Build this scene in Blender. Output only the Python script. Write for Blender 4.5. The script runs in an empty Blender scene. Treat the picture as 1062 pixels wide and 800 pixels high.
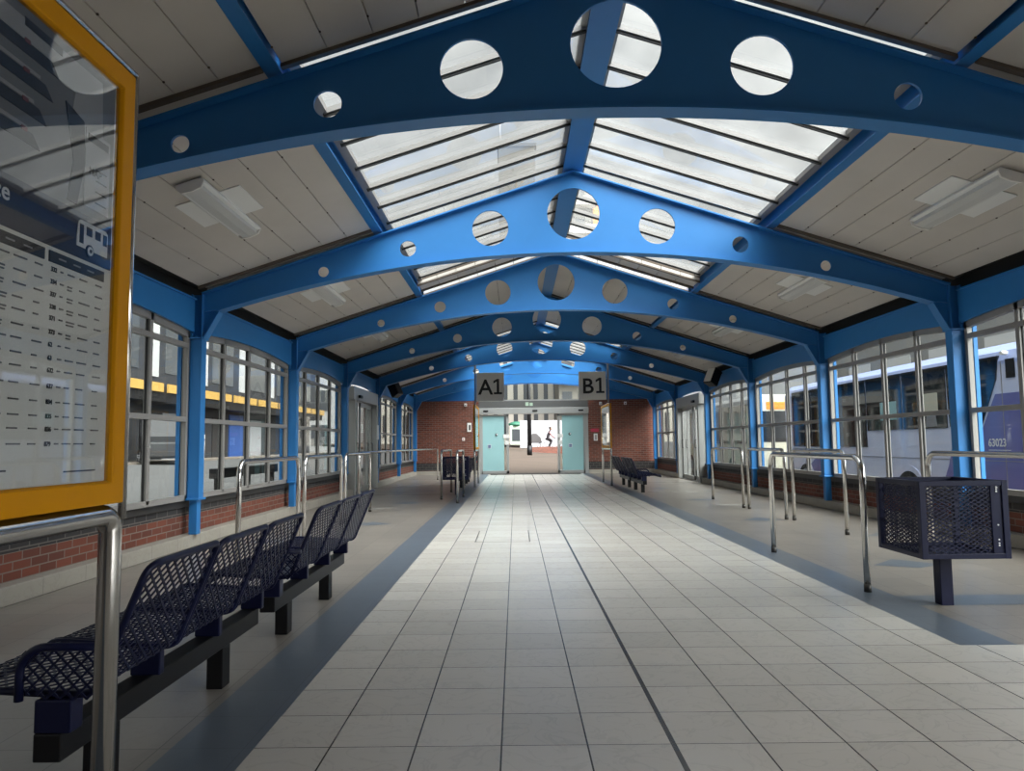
import bpy, math, random
from mathutils import Vector, Matrix
random.seed(7)
S = bpy.context.scene
COL = S.collection
PI = math.pi

# ------------------------------------------------------------------ materials
def nt(name):
    m = bpy.data.materials.new(name); m.use_nodes = True
    n = m.node_tree.nodes; l = m.node_tree.links
    return m, n, l, n['Principled BSDF']

def mat(name, col, rough=.5, metal=0., spec=.5, var=0., vscale=6., bump=0., bscale=40., coat=0.):
    m, n, l, b = nt(name)
    b.inputs['Base Color'].default_value = (*col, 1)
    b.inputs['Roughness'].default_value = rough
    b.inputs['Metallic'].default_value = metal
    b.inputs['Specular IOR Level'].default_value = spec
    b.inputs['Coat Weight'].default_value = coat
    if var or bump:
        tc = n.new('ShaderNodeTexCoord')
        nz = n.new('ShaderNodeTexNoise'); nz.inputs['Scale'].default_value = vscale; nz.inputs['Detail'].default_value = 5
        l.new(tc.outputs['Object'], nz.inputs['Vector'])
        if var:
            mx = n.new('ShaderNodeMix'); mx.data_type = 'RGBA'
            mx.inputs['A'].default_value = (*[c*(1-var) for c in col], 1)
            mx.inputs['B'].default_value = (*[min(1, c*(1+var)) for c in col], 1)
            l.new(nz.outputs['Fac'], mx.inputs['Factor']); l.new(mx.outputs['Result'], b.inputs['Base Color'])
        if bump:
            n2 = n.new('ShaderNodeTexNoise'); n2.inputs['Scale'].default_value = bscale
            l.new(tc.outputs['Object'], n2.inputs['Vector'])
            bp = n.new('ShaderNodeBump'); bp.inputs['Strength'].default_value = bump; bp.inputs['Distance'].default_value = .01
            l.new(n2.outputs['Fac'], bp.inputs['Height']); l.new(bp.outputs['Normal'], b.inputs['Normal'])
    return m

def glass(name, tint, rough=.02, strength=1., ior=1.45, dirt=0., dirtcol=(.5, .5, .48), tall=1.):
    m, n, l, b = nt(name)
    n.remove(b)
    out = n['Material Output']
    tr = n.new('ShaderNodeBsdfTransparent'); tr.inputs[0].default_value = (*tint, 1)
    gl = n.new('ShaderNodeBsdfGlossy'); gl.inputs['Roughness'].default_value = rough
    gl.inputs['Color'].default_value = (strength, strength, strength, 1)
    lw = n.new('ShaderNodeLayerWeight'); lw.inputs['Blend'].default_value = .5
    pw = n.new('ShaderNodeMath'); pw.operation = 'POWER'; pw.inputs[1].default_value = 5; l.new(lw.outputs['Facing'], pw.inputs[0])
    f0 = ((ior-1)/(ior+1))**2
    fr = n.new('ShaderNodeMath'); fr.operation = 'MULTIPLY_ADD'; fr.inputs[1].default_value = 1-f0; fr.inputs[2].default_value = f0; l.new(pw.outputs[0], fr.inputs[0])
    mx = n.new('ShaderNodeMixShader')
    l.new(fr.outputs[0], mx.inputs[0]); l.new(tr.outputs[0], mx.inputs[1]); l.new(gl.outputs[0], mx.inputs[2])
    last = mx
    if dirt:
        df = n.new('ShaderNodeBsdfTranslucent'); df.inputs[0].default_value = (*dirtcol, 1)
        tc = n.new('ShaderNodeTexCoord')
        nz = n.new('ShaderNodeTexNoise'); nz.inputs['Scale'].default_value = 1.7; nz.inputs['Detail'].default_value = 6
        l.new(tc.outputs['Object'], nz.inputs['Vector'])
        mr = n.new('ShaderNodeMapRange'); mr.inputs['From Min'].default_value = .35; mr.inputs['From Max'].default_value = .75
        mr.inputs['To Min'].default_value = dirt*.4; mr.inputs['To Max'].default_value = dirt
        l.new(nz.outputs['Fac'], mr.inputs['Value'])
        m2 = n.new('ShaderNodeMixShader')
        l.new(mr.outputs[0], m2.inputs[0]); l.new(mx.outputs[0], m2.inputs[1]); l.new(df.outputs[0], m2.inputs[2])
        last = m2
    l.new(last.outputs[0], out.inputs['Surface'])
    return m

TILE = .3424
def floor_mat(name, col, grout, jx, jy, rough=.3, vein=.1, xo=-1.51, yo=3.01, wide=False, tilevar=.06, size=TILE):
    m, n, l, b = nt(name)
    tc = n.new('ShaderNodeTexCoord'); sp = n.new('ShaderNodeSeparateXYZ'); l.new(tc.outputs['Object'], sp.inputs[0])
    def M(op, a, bb=None, c=None):
        x = n.new('ShaderNodeMath'); x.operation = op
        for i, v in enumerate((a, bb, c)):
            if v is None: continue
            if isinstance(v, (int, float)): x.inputs[i].default_value = v
            else: l.new(v, x.inputs[i])
        return x.outputs[0]
    u = M('DIVIDE', M('SUBTRACT', sp.outputs['X'], xo), size); v = M('DIVIDE', M('SUBTRACT', sp.outputs['Y'], yo), size)
    fu = M('FRACT', M('ADD', u, .5)); fv = M('FRACT', M('ADD', v, .5))
    ju = M('LESS_THAN', M('ABSOLUTE', M('SUBTRACT', fu, .5)), jx/size/2)
    jv = M('LESS_THAN', M('ABSOLUTE', M('SUBTRACT', fv, .5)), jy/size/2)
    j = M('MAXIMUM', ju, jv)
    if wide:
        jw = M('LESS_THAN', M('ABSOLUTE', M('SUBTRACT', sp.outputs['X'], xo+4*size)), .011)
        j = M('MAXIMUM', j, jw)
    cb = n.new('ShaderNodeCombineXYZ'); l.new(M('FLOOR', u), cb.inputs[0]); l.new(M('FLOOR', v), cb.inputs[1])
    wn = n.new('ShaderNodeTexWhiteNoise'); wn.noise_dimensions = '2D'; l.new(cb.outputs[0], wn.inputs['Vector'])
    vo = n.new('ShaderNodeTexNoise'); vo.inputs['Scale'].default_value = 5.; vo.inputs['Detail'].default_value = 7; vo.inputs['Distortion'].default_value = 1.6
    l.new(tc.outputs['Object'], vo.inputs['Vector'])
    vv = M('ABSOLUTE', M('SUBTRACT', vo.outputs['Fac'], .5))
    vr = n.new('ShaderNodeMapRange'); vr.inputs['From Max'].default_value = .03; vr.inputs['To Min'].default_value = vein; vr.inputs['To Max'].default_value = 0
    l.new(vv, vr.inputs['Value'])
    big = n.new('ShaderNodeTexNoise'); big.inputs['Scale'].default_value = .7; l.new(tc.outputs['Object'], big.inputs['Vector'])
    k = M('ADD', M('MULTIPLY', M('SUBTRACT', wn.outputs['Value'], .5), tilevar*2), M('ADD', M('SUBTRACT', 1., vr.outputs[0]), M('MULTIPLY', M('SUBTRACT', big.outputs['Fac'], .5), .2)))
    sc = n.new('ShaderNodeVectorMath'); sc.operation = 'SCALE'; sc.inputs[0].default_value = col; l.new(k, sc.inputs['Scale'])
    mx = n.new('ShaderNodeMix'); mx.data_type = 'RGBA'; l.new(j, mx.inputs['Factor']); l.new(sc.outputs[0], mx.inputs['A']); mx.inputs['B'].default_value = (*grout, 1)
    l.new(mx.outputs['Result'], b.inputs['Base Color'])
    b.inputs['Roughness'].default_value = rough
    bp = n.new('ShaderNodeBump'); bp.inputs['Strength'].default_value = .3; bp.inputs['Distance'].default_value = .002; bp.invert = True
    l.new(j, bp.inputs['Height']); l.new(bp.outputs['Normal'], b.inputs['Normal'])
    return m

def brick_mat(name, c1, c2, mortar, w=.225, h=.075, ms=.006):
    m, n, l, b = nt(name)
    tc = n.new('ShaderNodeTexCoord'); sp = n.new('ShaderNodeSeparateXYZ'); l.new(tc.outputs['Object'], sp.inputs[0])
    a = n.new('ShaderNodeMath'); a.operation = 'ADD'; l.new(sp.outputs['X'], a.inputs[0]); l.new(sp.outputs['Y'], a.inputs[1])
    cb = n.new('ShaderNodeCombineXYZ'); l.new(a.outputs[0], cb.inputs[0]); l.new(sp.outputs['Z'], cb.inputs[1])
    bt = n.new('ShaderNodeTexBrick'); l.new(cb.outputs[0], bt.inputs['Vector'])
    bt.inputs['Scale'].default_value = 1; bt.inputs['Brick Width'].default_value = w; bt.inputs['Row Height'].default_value = h
    bt.inputs['Mortar Size'].default_value = ms; bt.inputs['Color1'].default_value = (*c1, 1); bt.inputs['Color2'].default_value = (*c2, 1)
    bt.inputs['Mortar'].default_value = (*mortar, 1); bt.inputs['Bias'].default_value = 0
    l.new(bt.outputs['Color'], b.inputs['Base Color']); b.inputs['Roughness'].default_value = .8
    bp = n.new('ShaderNodeBump'); bp.inputs['Strength'].default_value = .5; bp.inputs['Distance'].default_value = .005; bp.invert = True
    l.new(bt.outputs['Fac'], bp.inputs['Height']); l.new(bp.outputs['Normal'], b.inputs['Normal'])
    return m

BLUE = mat('blue_paint', (.030, .185, .47), .42, spec=.35, var=.05)
BLUED = mat('blue_gable_sheet', (.015, .15, .42), .45)
NAVY = mat('navy_coating', (.0055, .0075, .034), .42, spec=.25)
BLACK = mat('black_steel', (.007, .007, .008), .45, spec=.25)
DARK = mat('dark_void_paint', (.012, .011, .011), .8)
GREY = mat('grey_window_frame', (.27, .255, .24), .4, var=.05)
GASK = mat('black_gasket', (.01, .01, .01), .6)
CHROME = mat('polished_steel', (.62, .60, .57), .16, metal=1., var=.04)
STEELC = mat('dark_collar', (.08, .075, .07), .4, metal=.8)
DECK = mat('grey_roof_deck', (.57, .52, .465), .6, var=.12, vscale=1.4)
DECKDIRT = mat('brown_deck_edge', (.11, .085, .065), .8, var=.4)
WHITE = mat('white_enamel', (.78, .77, .74), .4)
DIFF = mat('prismatic_diffuser', (.62, .61, .58), .3, bump=.5, bscale=160)
FLOORW = floor_mat('white_tile', (.60, .565, .51), (.06, .055, .05), .007, .0048, .27, wide=True)
FLOORG = floor_mat('grey_side_tile', (.24, .213, .185), (.12, .108, .095), .005, .005, .3, vein=.08, tilevar=.09)
FLOORS = floor_mat('slate_stripe_tile', (.125, .148, .178), (.08, .09, .11), .003, .003, .3, vein=.05, tilevar=.05)
STONE = floor_mat('stone_kerb', (.36, .33, .28), (.2, .18, .16), .006, .006, .6, yo=.1, size=.6)
BRICK = brick_mat('red_brick', (.19, .052, .029), (.115, .034, .021), (.19, .155, .13))
BRICKD = brick_mat('dark_soldier_brick', (.035, .032, .032), (.022, .02, .021), (.12, .11, .10), w=.24, h=.1)
SILL = mat('dark_sill', (.03, .028, .027), .5, var=.2)
GLASSW = glass('window_glass', (.88, .905, .895), .01, strength=.4)
GLASSR = glass('rooflight_glass', (.82, .84, .84), .03, dirt=.09, dirtcol=(.6, .6, .58))
GLASSB = glass('board_glass', (.93, .94, .94), .02, ior=1.62)
AQUA = mat('aqua_frosted_glass', (.32, .54, .55), .2, var=.06, vscale=1.)
YEL = mat('orange_yellow_frame', (.62, .265, .0), .5, spec=.12, var=.05)
PAPER = mat('grey_poster_paper', (.74, .73, .69), .6)
MAPG = mat('map_grey', (.17, .17, .178), .6)
MAPL = mat('map_light_grey', (.33, .33, .34), .6)
MAPD = mat('map_dark', (.03, .03, .036), .6)
MAPR = mat('map_red', (.17, .05, .05), .6)
PNAVY = mat('poster_navy', (.022, .028, .055), .6)
INK = mat('ink', (.02, .02, .022), .7)
INKL = mat('faint_ink', (.16, .16, .165), .7)
PWHITE = mat('poster_white', (.72, .73, .74), .6)
SIGNG = mat('grey_sign_face', (.82, .79, .74), .5)
ALU = mat('aluminium_frame', (.40, .40, .385), .35, metal=.3)
ALUD = mat('dark_aluminium', (.13, .13, .125), .4, metal=.3)
RED = mat('red_notice', (.45, .03, .07), .5)
MATD = mat('door_mat', (.015, .014, .014), .9)
ASPH = mat('asphalt', (.055, .055, .054), .9, var=.1, vscale=3)
PAVE = mat('pavement', (.12, .10, .08), .9, var=.1, vscale=2)
PAVB = brick_mat('brown_block_paving', (.065, .046, .032), (.055, .04, .028), (.04, .03, .021), w=.4, h=.4, ms=.01)
LAV = mat('lavender_coachwork', (.66, .71, .90), .25, coat=.4)
PUR = mat('purple_coachwork', (.15, .16, .42), .25, coat=.4)
VIO = mat('roof_coachwork', (.40, .48, .78), .3)
BGLASS = mat('bus_window_glass', (.012, .015, .018), .05, spec=.7)
TYRE = mat('tyre', (.012, .012, .012), .8)
CREAM = mat('cream_panel', (.62, .60, .48), .6)
TEAL = mat('teal_panel', (.35, .58, .60), .5)
ORANGE = mat('orange_display', (.75, .25, .02), .5)
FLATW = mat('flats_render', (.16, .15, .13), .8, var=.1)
OFFW = mat('offwhite_facade', (.46, .43, .37), .8, var=.06, vscale=.5)
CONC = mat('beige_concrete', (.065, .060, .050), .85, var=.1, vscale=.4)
PALE = mat('pale_cladding', (.32, .32, .315), .7, var=.05)
WIN = mat('facade_window', (.05, .055, .06), .15)
DCLAD = mat('dark_cladding', (.018, .019, .022), .7, var=.2, vscale=.5)
YFAS = mat('yellow_fascia', (.38, .23, .055), .5)
BDOOR = mat('blue_door_paint', (.015, .06, .22), .5)
HOARD = mat('white_hoarding', (.40, .40, .42), .7)
GREEN = mat('green_roof', (.008, .09, .05), .6)
PGREEN = mat('pale_green_panel', (.45, .58, .45), .6)
SKIN = mat('skin', (.45, .25, .17), .5)
CLOTH = mat('dark_clothing', (.03, .025, .03), .9)
PINKC = mat('pink_sleeve', (.5, .25, .25), .9)
HAIR = mat('dark_hair', (.02, .015, .012), .8)
VANB = mat('black_van_paint', (.010, .010, .011), .4, spec=.3)
CARTG = mat('grey_cart_cover', (.075, .07, .07), .7)
VANG = mat('van_windscreen', (.07, .085, .085), .2)  # paler base colour stands in for sky reflected in the glass
GMETAL = mat('grey_metal', (.25, .25, .26), .5)

# ------------------------------------------------------------------ mesh builder
class MB:
    def __init__(s): s.v = []; s.f = []; s.m = []; s.mats = []; s.sm = []
    def mi(s, m):
        if m not in s.mats: s.mats.append(m)
        return s.mats.index(m)
    def face(s, idx, m, smooth=False):
        s.f.append(idx); s.m.append(s.mi(m)); s.sm.append(smooth)
    def add(s, vs, fs, m, smooth=False):
        o = len(s.v); s.v += [tuple(v) for v in vs]
        for f in fs: s.face([o+i for i in f], m, smooth)
        return s
    def box(s, x0, x1, y0, y1, z0, z1, m, M=None):
        vs = [(x, y, z) for x in (x0, x1) for y in (y0, y1) for z in (z0, z1)]
        if M is not None: vs = [M @ Vector(v) for v in vs]
        return s.add(vs, [(0, 1, 3, 2), (4, 6, 7, 5), (0, 4, 5, 1), (2, 3, 7, 6), (0, 2, 6, 4), (1, 5, 7, 3)], m)
    def bar(s, a, b, w, h, m, up=(0, 0, 1)):
        a = Vector(a); b = Vector(b); d = (b-a); L = d.length; d.normalize()
        side = d.cross(Vector(up)).normalized(); u = side.cross(d)
        vs = []
        for p in (a, b):
            for i, j in ((-1, -1), (1, -1), (1, 1), (-1, 1)): vs.append(p + side*(i*w/2) + u*(j*h/2))
        return s.add(vs, [(0, 3, 2, 1), (4, 5, 6, 7), (0, 1, 5, 4), (1, 2, 6, 5), (2, 3, 7, 6), (3, 0, 4, 7)], m)
    def tube(s, pts, r, m, n=12, closed=False, rr=None, caps=True):
        pts = [Vector(p) for p in pts]; N = len(pts); rings = []
        prev = None
        for i, p in enumerate(pts):
            if closed: t = (pts[(i+1) % N]-pts[i-1]).normalized()
            else: t = (pts[min(i+1, N-1)]-pts[max(i-1, 0)]).normalized()
            if prev is None:
                a = Vector((0, 0, 1)) if abs(t.z) < .9 else Vector((1, 0, 0))
                nn = t.cross(a).normalized()
            else:
                nn = (prev - t*prev.dot(t)).normalized()
            prev = nn; bb = t.cross(nn)
            ra = rr[i] if rr else r
            rings.append([p + nn*math.cos(2*PI*k/n)*ra + bb*math.sin(2*PI*k/n)*ra for k in range(n)])
        o = len(s.v)
        for R in rings: s.v += [tuple(q) for q in R]
        for i in range(N if closed else N-1):
            for k in range(n):
                a = o+i*n+k; b2 = o+i*n+(k+1) % n; c = o+((i+1) % N)*n+(k+1) % n; d = o+((i+1) % N)*n+k
                s.face([a, b2, c, d], m, True)
        if caps and not closed:
            s.face([o+k for k in range(n)][::-1], m); s.face([o+(N-1)*n+k for k in range(n)], m)
        return s
    def prism(s, poly, ax, a0, a1, m):
        # poly: list of 2-D points, extruded along axis ax ('x','y','z')
        def P(p, a):
            if ax == 'x': return (a, p[0], p[1])
            if ax == 'y': return (p[0], a, p[1])
            return (p[0], p[1], a)
        n = len(poly); vs = [P(p, a0) for p in poly]+[P(p, a1) for p in poly]
        fs = [tuple(range(n)), tuple(range(2*n-1, n-1, -1))]+[(i, i+n, (i+1) % n+n, (i+1) % n) for i in range(n)]
        return s.add(vs, fs, m)
    def cyl(s, c, ax, r, h, m, n=20, r2=None):
        c = Vector(c); A = {'x': Vector((1, 0, 0)), 'y': Vector((0, 1, 0)), 'z': Vector((0, 0, 1))}[ax]
        return s.tube([c-A*h/2, c+A*h/2], r, m, n=n, rr=[r, r if r2 is None else r2])
    def curve(s, splines, thick, M, m):
        cu = bpy.data.curves.new('tmp', 'CURVE'); cu.dimensions = '2D'; cu.fill_mode = 'BOTH'; cu.extrude = thick/2
        for sp in splines:
            p = cu.splines.new('POLY'); p.points.add(len(sp)-1); p.use_cyclic_u = True
            for q, w in zip(p.points, sp): q.co = (w[0], w[1], 0, 1)
        s._cv(cu, M, m)
        return s
    def text(s, txt, size, M, m, ex=.002, off=0., align='LEFT'):
        cu = bpy.data.curves.new('tmp', 'FONT'); cu.body = txt; cu.size = size; cu.extrude = ex; cu.offset = off; cu.align_x = align
        cu.resolution_u = 3
        s._cv(cu, M, m)
        return s
    def _cv(s, cu, M, m):
        ob = bpy.data.objects.new('tmp', cu); COL.objects.link(ob)
        dg = bpy.context.evaluated_depsgraph_get()
        me = bpy.data.meshes.new_from_object(ob.evaluated_get(dg))
        s.add([M @ v.co for v in me.vertices], [tuple(p.vertices) for p in me.polygons], m)
        bpy.data.objects.remove(ob); bpy.data.curves.remove(cu); bpy.data.meshes.remove(me)
    def build(s, name, parent=None, bevel=0., seg=2, recalc=True):
        me = bpy.data.meshes.new(name); me.from_pydata(s.v, [], s.f); me.update()
        for m in s.mats: me.materials.append(m)
        me.polygons.foreach_set('material_index', s.m); me.polygons.foreach_set('use_smooth', s.sm)
        if recalc:
            import bmesh
            b = bmesh.new(); b.from_mesh(me); bmesh.ops.recalc_face_normals(b, faces=b.faces); b.to_mesh(me); b.free()
        o = bpy.data.objects.new(name, me); COL.objects.link(o)
        if parent: o.parent = parent
        if bevel:
            md = o.modifiers.new('bevel', 'BEVEL'); md.width = bevel; md.segments = seg; md.limit_method = 'ANGLE'; md.angle_limit = .7
        return o

def tag(o, label, cat, group=None, kind=None):
    o['label'] = label; o['category'] = cat
    if group: o['group'] = group
    if kind: o['kind'] = kind
    return o
def empty(name, loc=(0, 0, 0), rz=0.):
    o = bpy.data.objects.new(name, None); COL.objects.link(o); o.location = loc; o.rotation_euler = (0, 0, rz)
    o.empty_display_size = .1
    return o
def copy_tree(o, parent=None):
    c = o.copy(); COL.objects.link(c); c.parent = parent
    for ch in [q for q in bpy.data.objects if q.parent == o]: copy_tree(ch, c)
    return c
def struct(name, label, cat, loc=(0, 0, 0)):
    return tag(empty(name, loc), label, cat, kind='structure')
def rounded(pts, r, n=6):
    """round the interior corners of a polyline of Vectors"""
    pts = [Vector(p) for p in pts]; out = [pts[0]]
    for i in range(1, len(pts)-1):
        a, b, c = pts[i-1], pts[i], pts[i+1]
        d1 = (a-b).normalized(); d2 = (c-b).normalized()
        ang = d1.angle(d2); t = r/math.tan(ang/2)
        p1 = b+d1*t; p2 = b+d2*t
        cen = b+(d1+d2).normalized()*(r/math.sin(ang/2))
        e1 = p1-cen; e2 = p2-cen; w = e1.angle(e2)
        for k in range(n+1):
            f = k/n
            out.append(cen+(e1*math.sin((1-f)*w)+e2*math.sin(f*w))/math.sin(w))
    out.append(pts[-1]); return out

# ------------------------------------------------------------------ layout numbers (metres)
Y = [5.041+3.888*(i-1) for i in range(0, 8)]          # Y[i] = plane of frame i
BAY = 3.888
K = .324                                               # roof slope
CZ = 4.66                                              # underside of the deck at the ridge
YB, YE = -7.0, 28.9
ORD = ['zeroth', 'nearest', 'second', 'third', 'fourth', 'fifth', 'sixth', 'farthest']
WXIN = 4.80

# ------------------------------------------------------------------ floor
f = MB()
def quad(x0, x1, y0, y1, m, z=0.): f.add([(x0, y0, z), (x1, y0, z), (x1, y1, z), (x0, y1, z)], [(0, 1, 2, 3)], m)
quad(-1.812, 1.812, YB, YE, FLOORW)
quad(-2.147, -1.812, YB, YE, FLOORS)
quad(-4.9, -2.147, YB, YE, FLOORG)
quad(1.812, 2.147, 4.36, YE, FLOORS)
quad(2.147, 4.9, 4.36, YE, FLOORG)
quad(1.812, 4.9, 3.0, 4.36, FLOORW)
quad(1.812, 4.9, YB, 3.0, FLOORG)
z = .0015
def tri(pts, m): f.add([(a, b, z) for a, b in pts], [tuple(range(len(pts)))], m)
tri([(1.97, 4.02), (2.9, 3.68), (4.7, 3.68), (4.7, 4.02)], FLOORS)
quad(2.147, 4.7, 5.38, 5.72, FLOORS, z)
for sx in (-1, 1):
    for yy in (7.1, 11.2, 15.1, 19.0, 22.9):
        tri([(sx*2.65, yy), (sx*3.0, yy+.34), (sx*3.34, yy), (sx*3.0, yy-.17)], FLOORS)
    tri([(sx*3.55, 9.2), (sx*3.9, 9.54), (sx*4.24, 9.2)], FLOORS)
    for yy, xa, xb in ((13.85, 2.9, 4.6), (17.55, 2.4, 4.6), (21.6, 2.4, 4.6), (25.2, 2.4, 4.6)):
        if yy < 14: xa = 3.05; xb = 3.6
        quad(min(sx*xa, sx*xb), max(sx*xa, sx*xb), yy, yy+.16, FLOORW, z)
for a in ((-1.27, -1.258, 9.03, 10.2), (-.602, -.59, 9.03, 10.2), (-1.27, -.59, 9.03, 9.05)): quad(*a, GASK, z)
fl = f.build('floor', recalc=False)
tag(fl, 'tiled concourse floor, white centre aisle between two slate stripes', 'floor', kind='structure')

# ------------------------------------------------------------------ low brick walls, kerbs, gutters
DOORBAY = {-1: (Y[4], Y[5]), 1: (Y[5], Y[6])}
for sx, side in ((-1, 'left'), (1, 'right')):
    w = struct('wall_'+side, 'low red brick wall under the windows along the %s side plus added light-blocking end' % side, 'wall')
    d0, d1 = DOORBAY[sx]
    segs = [(YB, d0+.9), (d1-.25, YE)] if sx < 0 else [(YB, d0+.9), (d1-.25, YE)]
    mb, md, ms = MB(), MB(), MB()
    x0, x1 = sorted((sx*WXIN, sx*5.02)); mb.box(x0, x1, YB, Y[0]-BAY, .56, 3.0, BRICK)  # tall unseen stretch behind the camera, added to darken the nearest arch
    for a, b in segs:
        x0, x1 = sorted((sx*WXIN, sx*5.02))
        mb.box(x0, x1, a, b, .12, .375, BRICK)
        md.box(x0, x1, a, b, .375, .475, BRICKD)
        x0, x1 = sorted((sx*4.77, sx*5.05))
        ms.box(x0, x1, a, b, .475, .56, SILL)
    mb.build('brick_course', w); md.build('soldier_course', w); ms.build('sill', w, bevel=.008)
    kb = MB()
    for a, b in segs:
        x0, x1 = sorted((sx*4.66, sx*4.95)); kb.box(x0, x1, a, b, 0, .15, STONE)
    tag(kb.build('baseboard_'+side, bevel=.01), 'pale stone kerb at the foot of the %s brick wall' % side, 'kerb', kind='structure')
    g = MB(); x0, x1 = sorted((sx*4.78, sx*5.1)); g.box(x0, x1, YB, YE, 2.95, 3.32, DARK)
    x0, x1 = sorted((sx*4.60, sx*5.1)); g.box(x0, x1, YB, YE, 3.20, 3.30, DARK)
    tag(g.build('trim_gutter_'+side), 'dark recessed gutter above the %s eaves beam' % side, 'gutter', kind='structure')

# ------------------------------------------------------------------ columns, eaves beams, portal frames
def arch_z(t):  # underside of the eaves beam, t along the bay in 0..1
    return 2.60+.10*(1-(2*t-1)**2)
for sx, side in ((-1, 'left'), (1, 'right')):
    for i in range(0, 8):
        y = Y[i]
        c = struct('column', 'blue steel column on the %s wall under the %s roof arch' % (side, ORD[i] if i else 'out-of-view'), 'column', (sx*4.66, y, 0))
        m = MB(); m.box(-.065, .065, -.012, .012, .56, 3.08, BLUE)
        m.box(-.07, -.055, -.07, .07, .56, 3.08, BLUE); m.box(.055, .07, -.07, .07, .56, 3.08, BLUE)
        m.box(-.055, .055, -.066, -.05, .57, 2.52, BLUE)
        m.build('shaft', c, bevel=.003)
        m = MB(); m.box(-.048, .048, -.055, .055, .15, .56, BLUE); m.build('stub', c, bevel=.004)
        m = MB(); m.box(-.09, .085, -.11, .11, .56, .585, BLUE); m.box(-.085, .085, -.10, .10, 2.52, 2.54, BLUE); m.build('collar_plate', c, bevel=.003)
        m = MB(); x0, x1 = sorted((sx*.145, sx*.195)); m.box(x0, x1, -.135, .135, -.35, 2.95, BLUE); m.build('outer_post', c, bevel=.003)
        if i < 7:
            ya, yb = y+.07, y+BAY-.07
            pts = [(ya+(yb-ya)*k/24, arch_z((ya+(yb-ya)*k/24-y)/BAY)) for k in range(25)]
            poly = pts+[(yb, 3.01), (ya, 3.01)]
            m = MB(); x0, x1 = sorted((sx*4.685, sx*4.72)); m.prism(poly, 'x', x0, x1, BLUE)
            x0, x1 = sorted((sx*4.66, sx*4.80)); m.box(x0, x1, ya, yb, 3.005, 3.025, BLUE)
            tag(m.build('eaves_beam'), 'arched blue eaves beam on the %s wall beyond the %s roof arch' % (side, ORD[i] if i else 'out-of-view'), 'beam', kind='structure')

def circ(cx, cz, r, n=40): return [(cx+r*math.cos(2*PI*k/n), cz+r*math.sin(2*PI*k/n)) for k in range(n)]
def rib_bot(x): return 3.565-x*x/28.5
TOPZ = 4.575
MXZ = Matrix(((1, 0, 0, 0), (0, 0, -1, 0), (0, 1, 0, 0), (0, 0, 0, 1)))
def make_rib():
    r = empty('roof_arch')
    xs = [-4.60+9.20*k/60 for k in range(61)]
    outer = [(x, rib_bot(x)) for x in xs]+[(4.60, TOPZ-K*4.60), (0, TOPZ), (-4.60, TOPZ-K*4.60)]
    holes = [circ(0, 4.055, .328)]
    for s in (-1, 1): holes += [circ(s*1.04, 3.882, .226), circ(s*2.07, 3.635, .101), circ(s*3.12, 3.355, .066)]
    MB().curve([outer]+holes, .024, MXZ, BLUE).build('web', r)
    m = MB()
    xb = [-4.42+8.84*k/48 for k in range(49)]
    for a, b in zip(xb[:-1], xb[1:]):
        za, zb = rib_bot(a), rib_bot(b)
        m.add([(a, -.085, za), (b, -.085, zb), (b, .085, zb), (a, .085, za), (a, -.085, za-.018), (b, -.085, zb-.018), (b, .085, zb-.018), (a, .085, za-.018)],
              [(0, 1, 2, 3), (7, 6, 5, 4), (0, 4, 5, 1), (3, 2, 6, 7)], BLUE, False)
    m.build('bottom_flange', r)
    m = MB()
    for s in (-1, 1):
        m.bar((0, 0, TOPZ+.008), (s*4.60, 0, TOPZ-K*4.60+.008), .17, .018, BLUE)
    m.build('top_flange', r)
    for s in (-1, 1):
        m = MB(); m.prism([(s*4.60, 2.86), (s*4.38, 2.885), (s*4.565, 2.545), (s*4.60, 2.545)], 'y', -.01, .01, BLUE)
        m.bar((s*4.395, 0, 2.865), (s*4.575, 0, 2.535), .14, .016, BLUE, up=(s*-1, 0, -.5))
        m.bar((s*4.58, 0, 2.872), (s*4.30, 0, 2.905), .10, .014, BLUE)
        m.build('haunch', r)
    return r
rib = make_rib()
for i in range(0, 8):
    o = rib if i == 0 else copy_tree(rib)
    o.location = (0, Y[i], 0)
    tag(o, 'blue steel roof arch with round holes, %s arch from the camera' % ORD[i] if i else 'blue steel roof arch behind the camera', 'roof arch', 'perforated roof arches', kind='structure')

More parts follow.
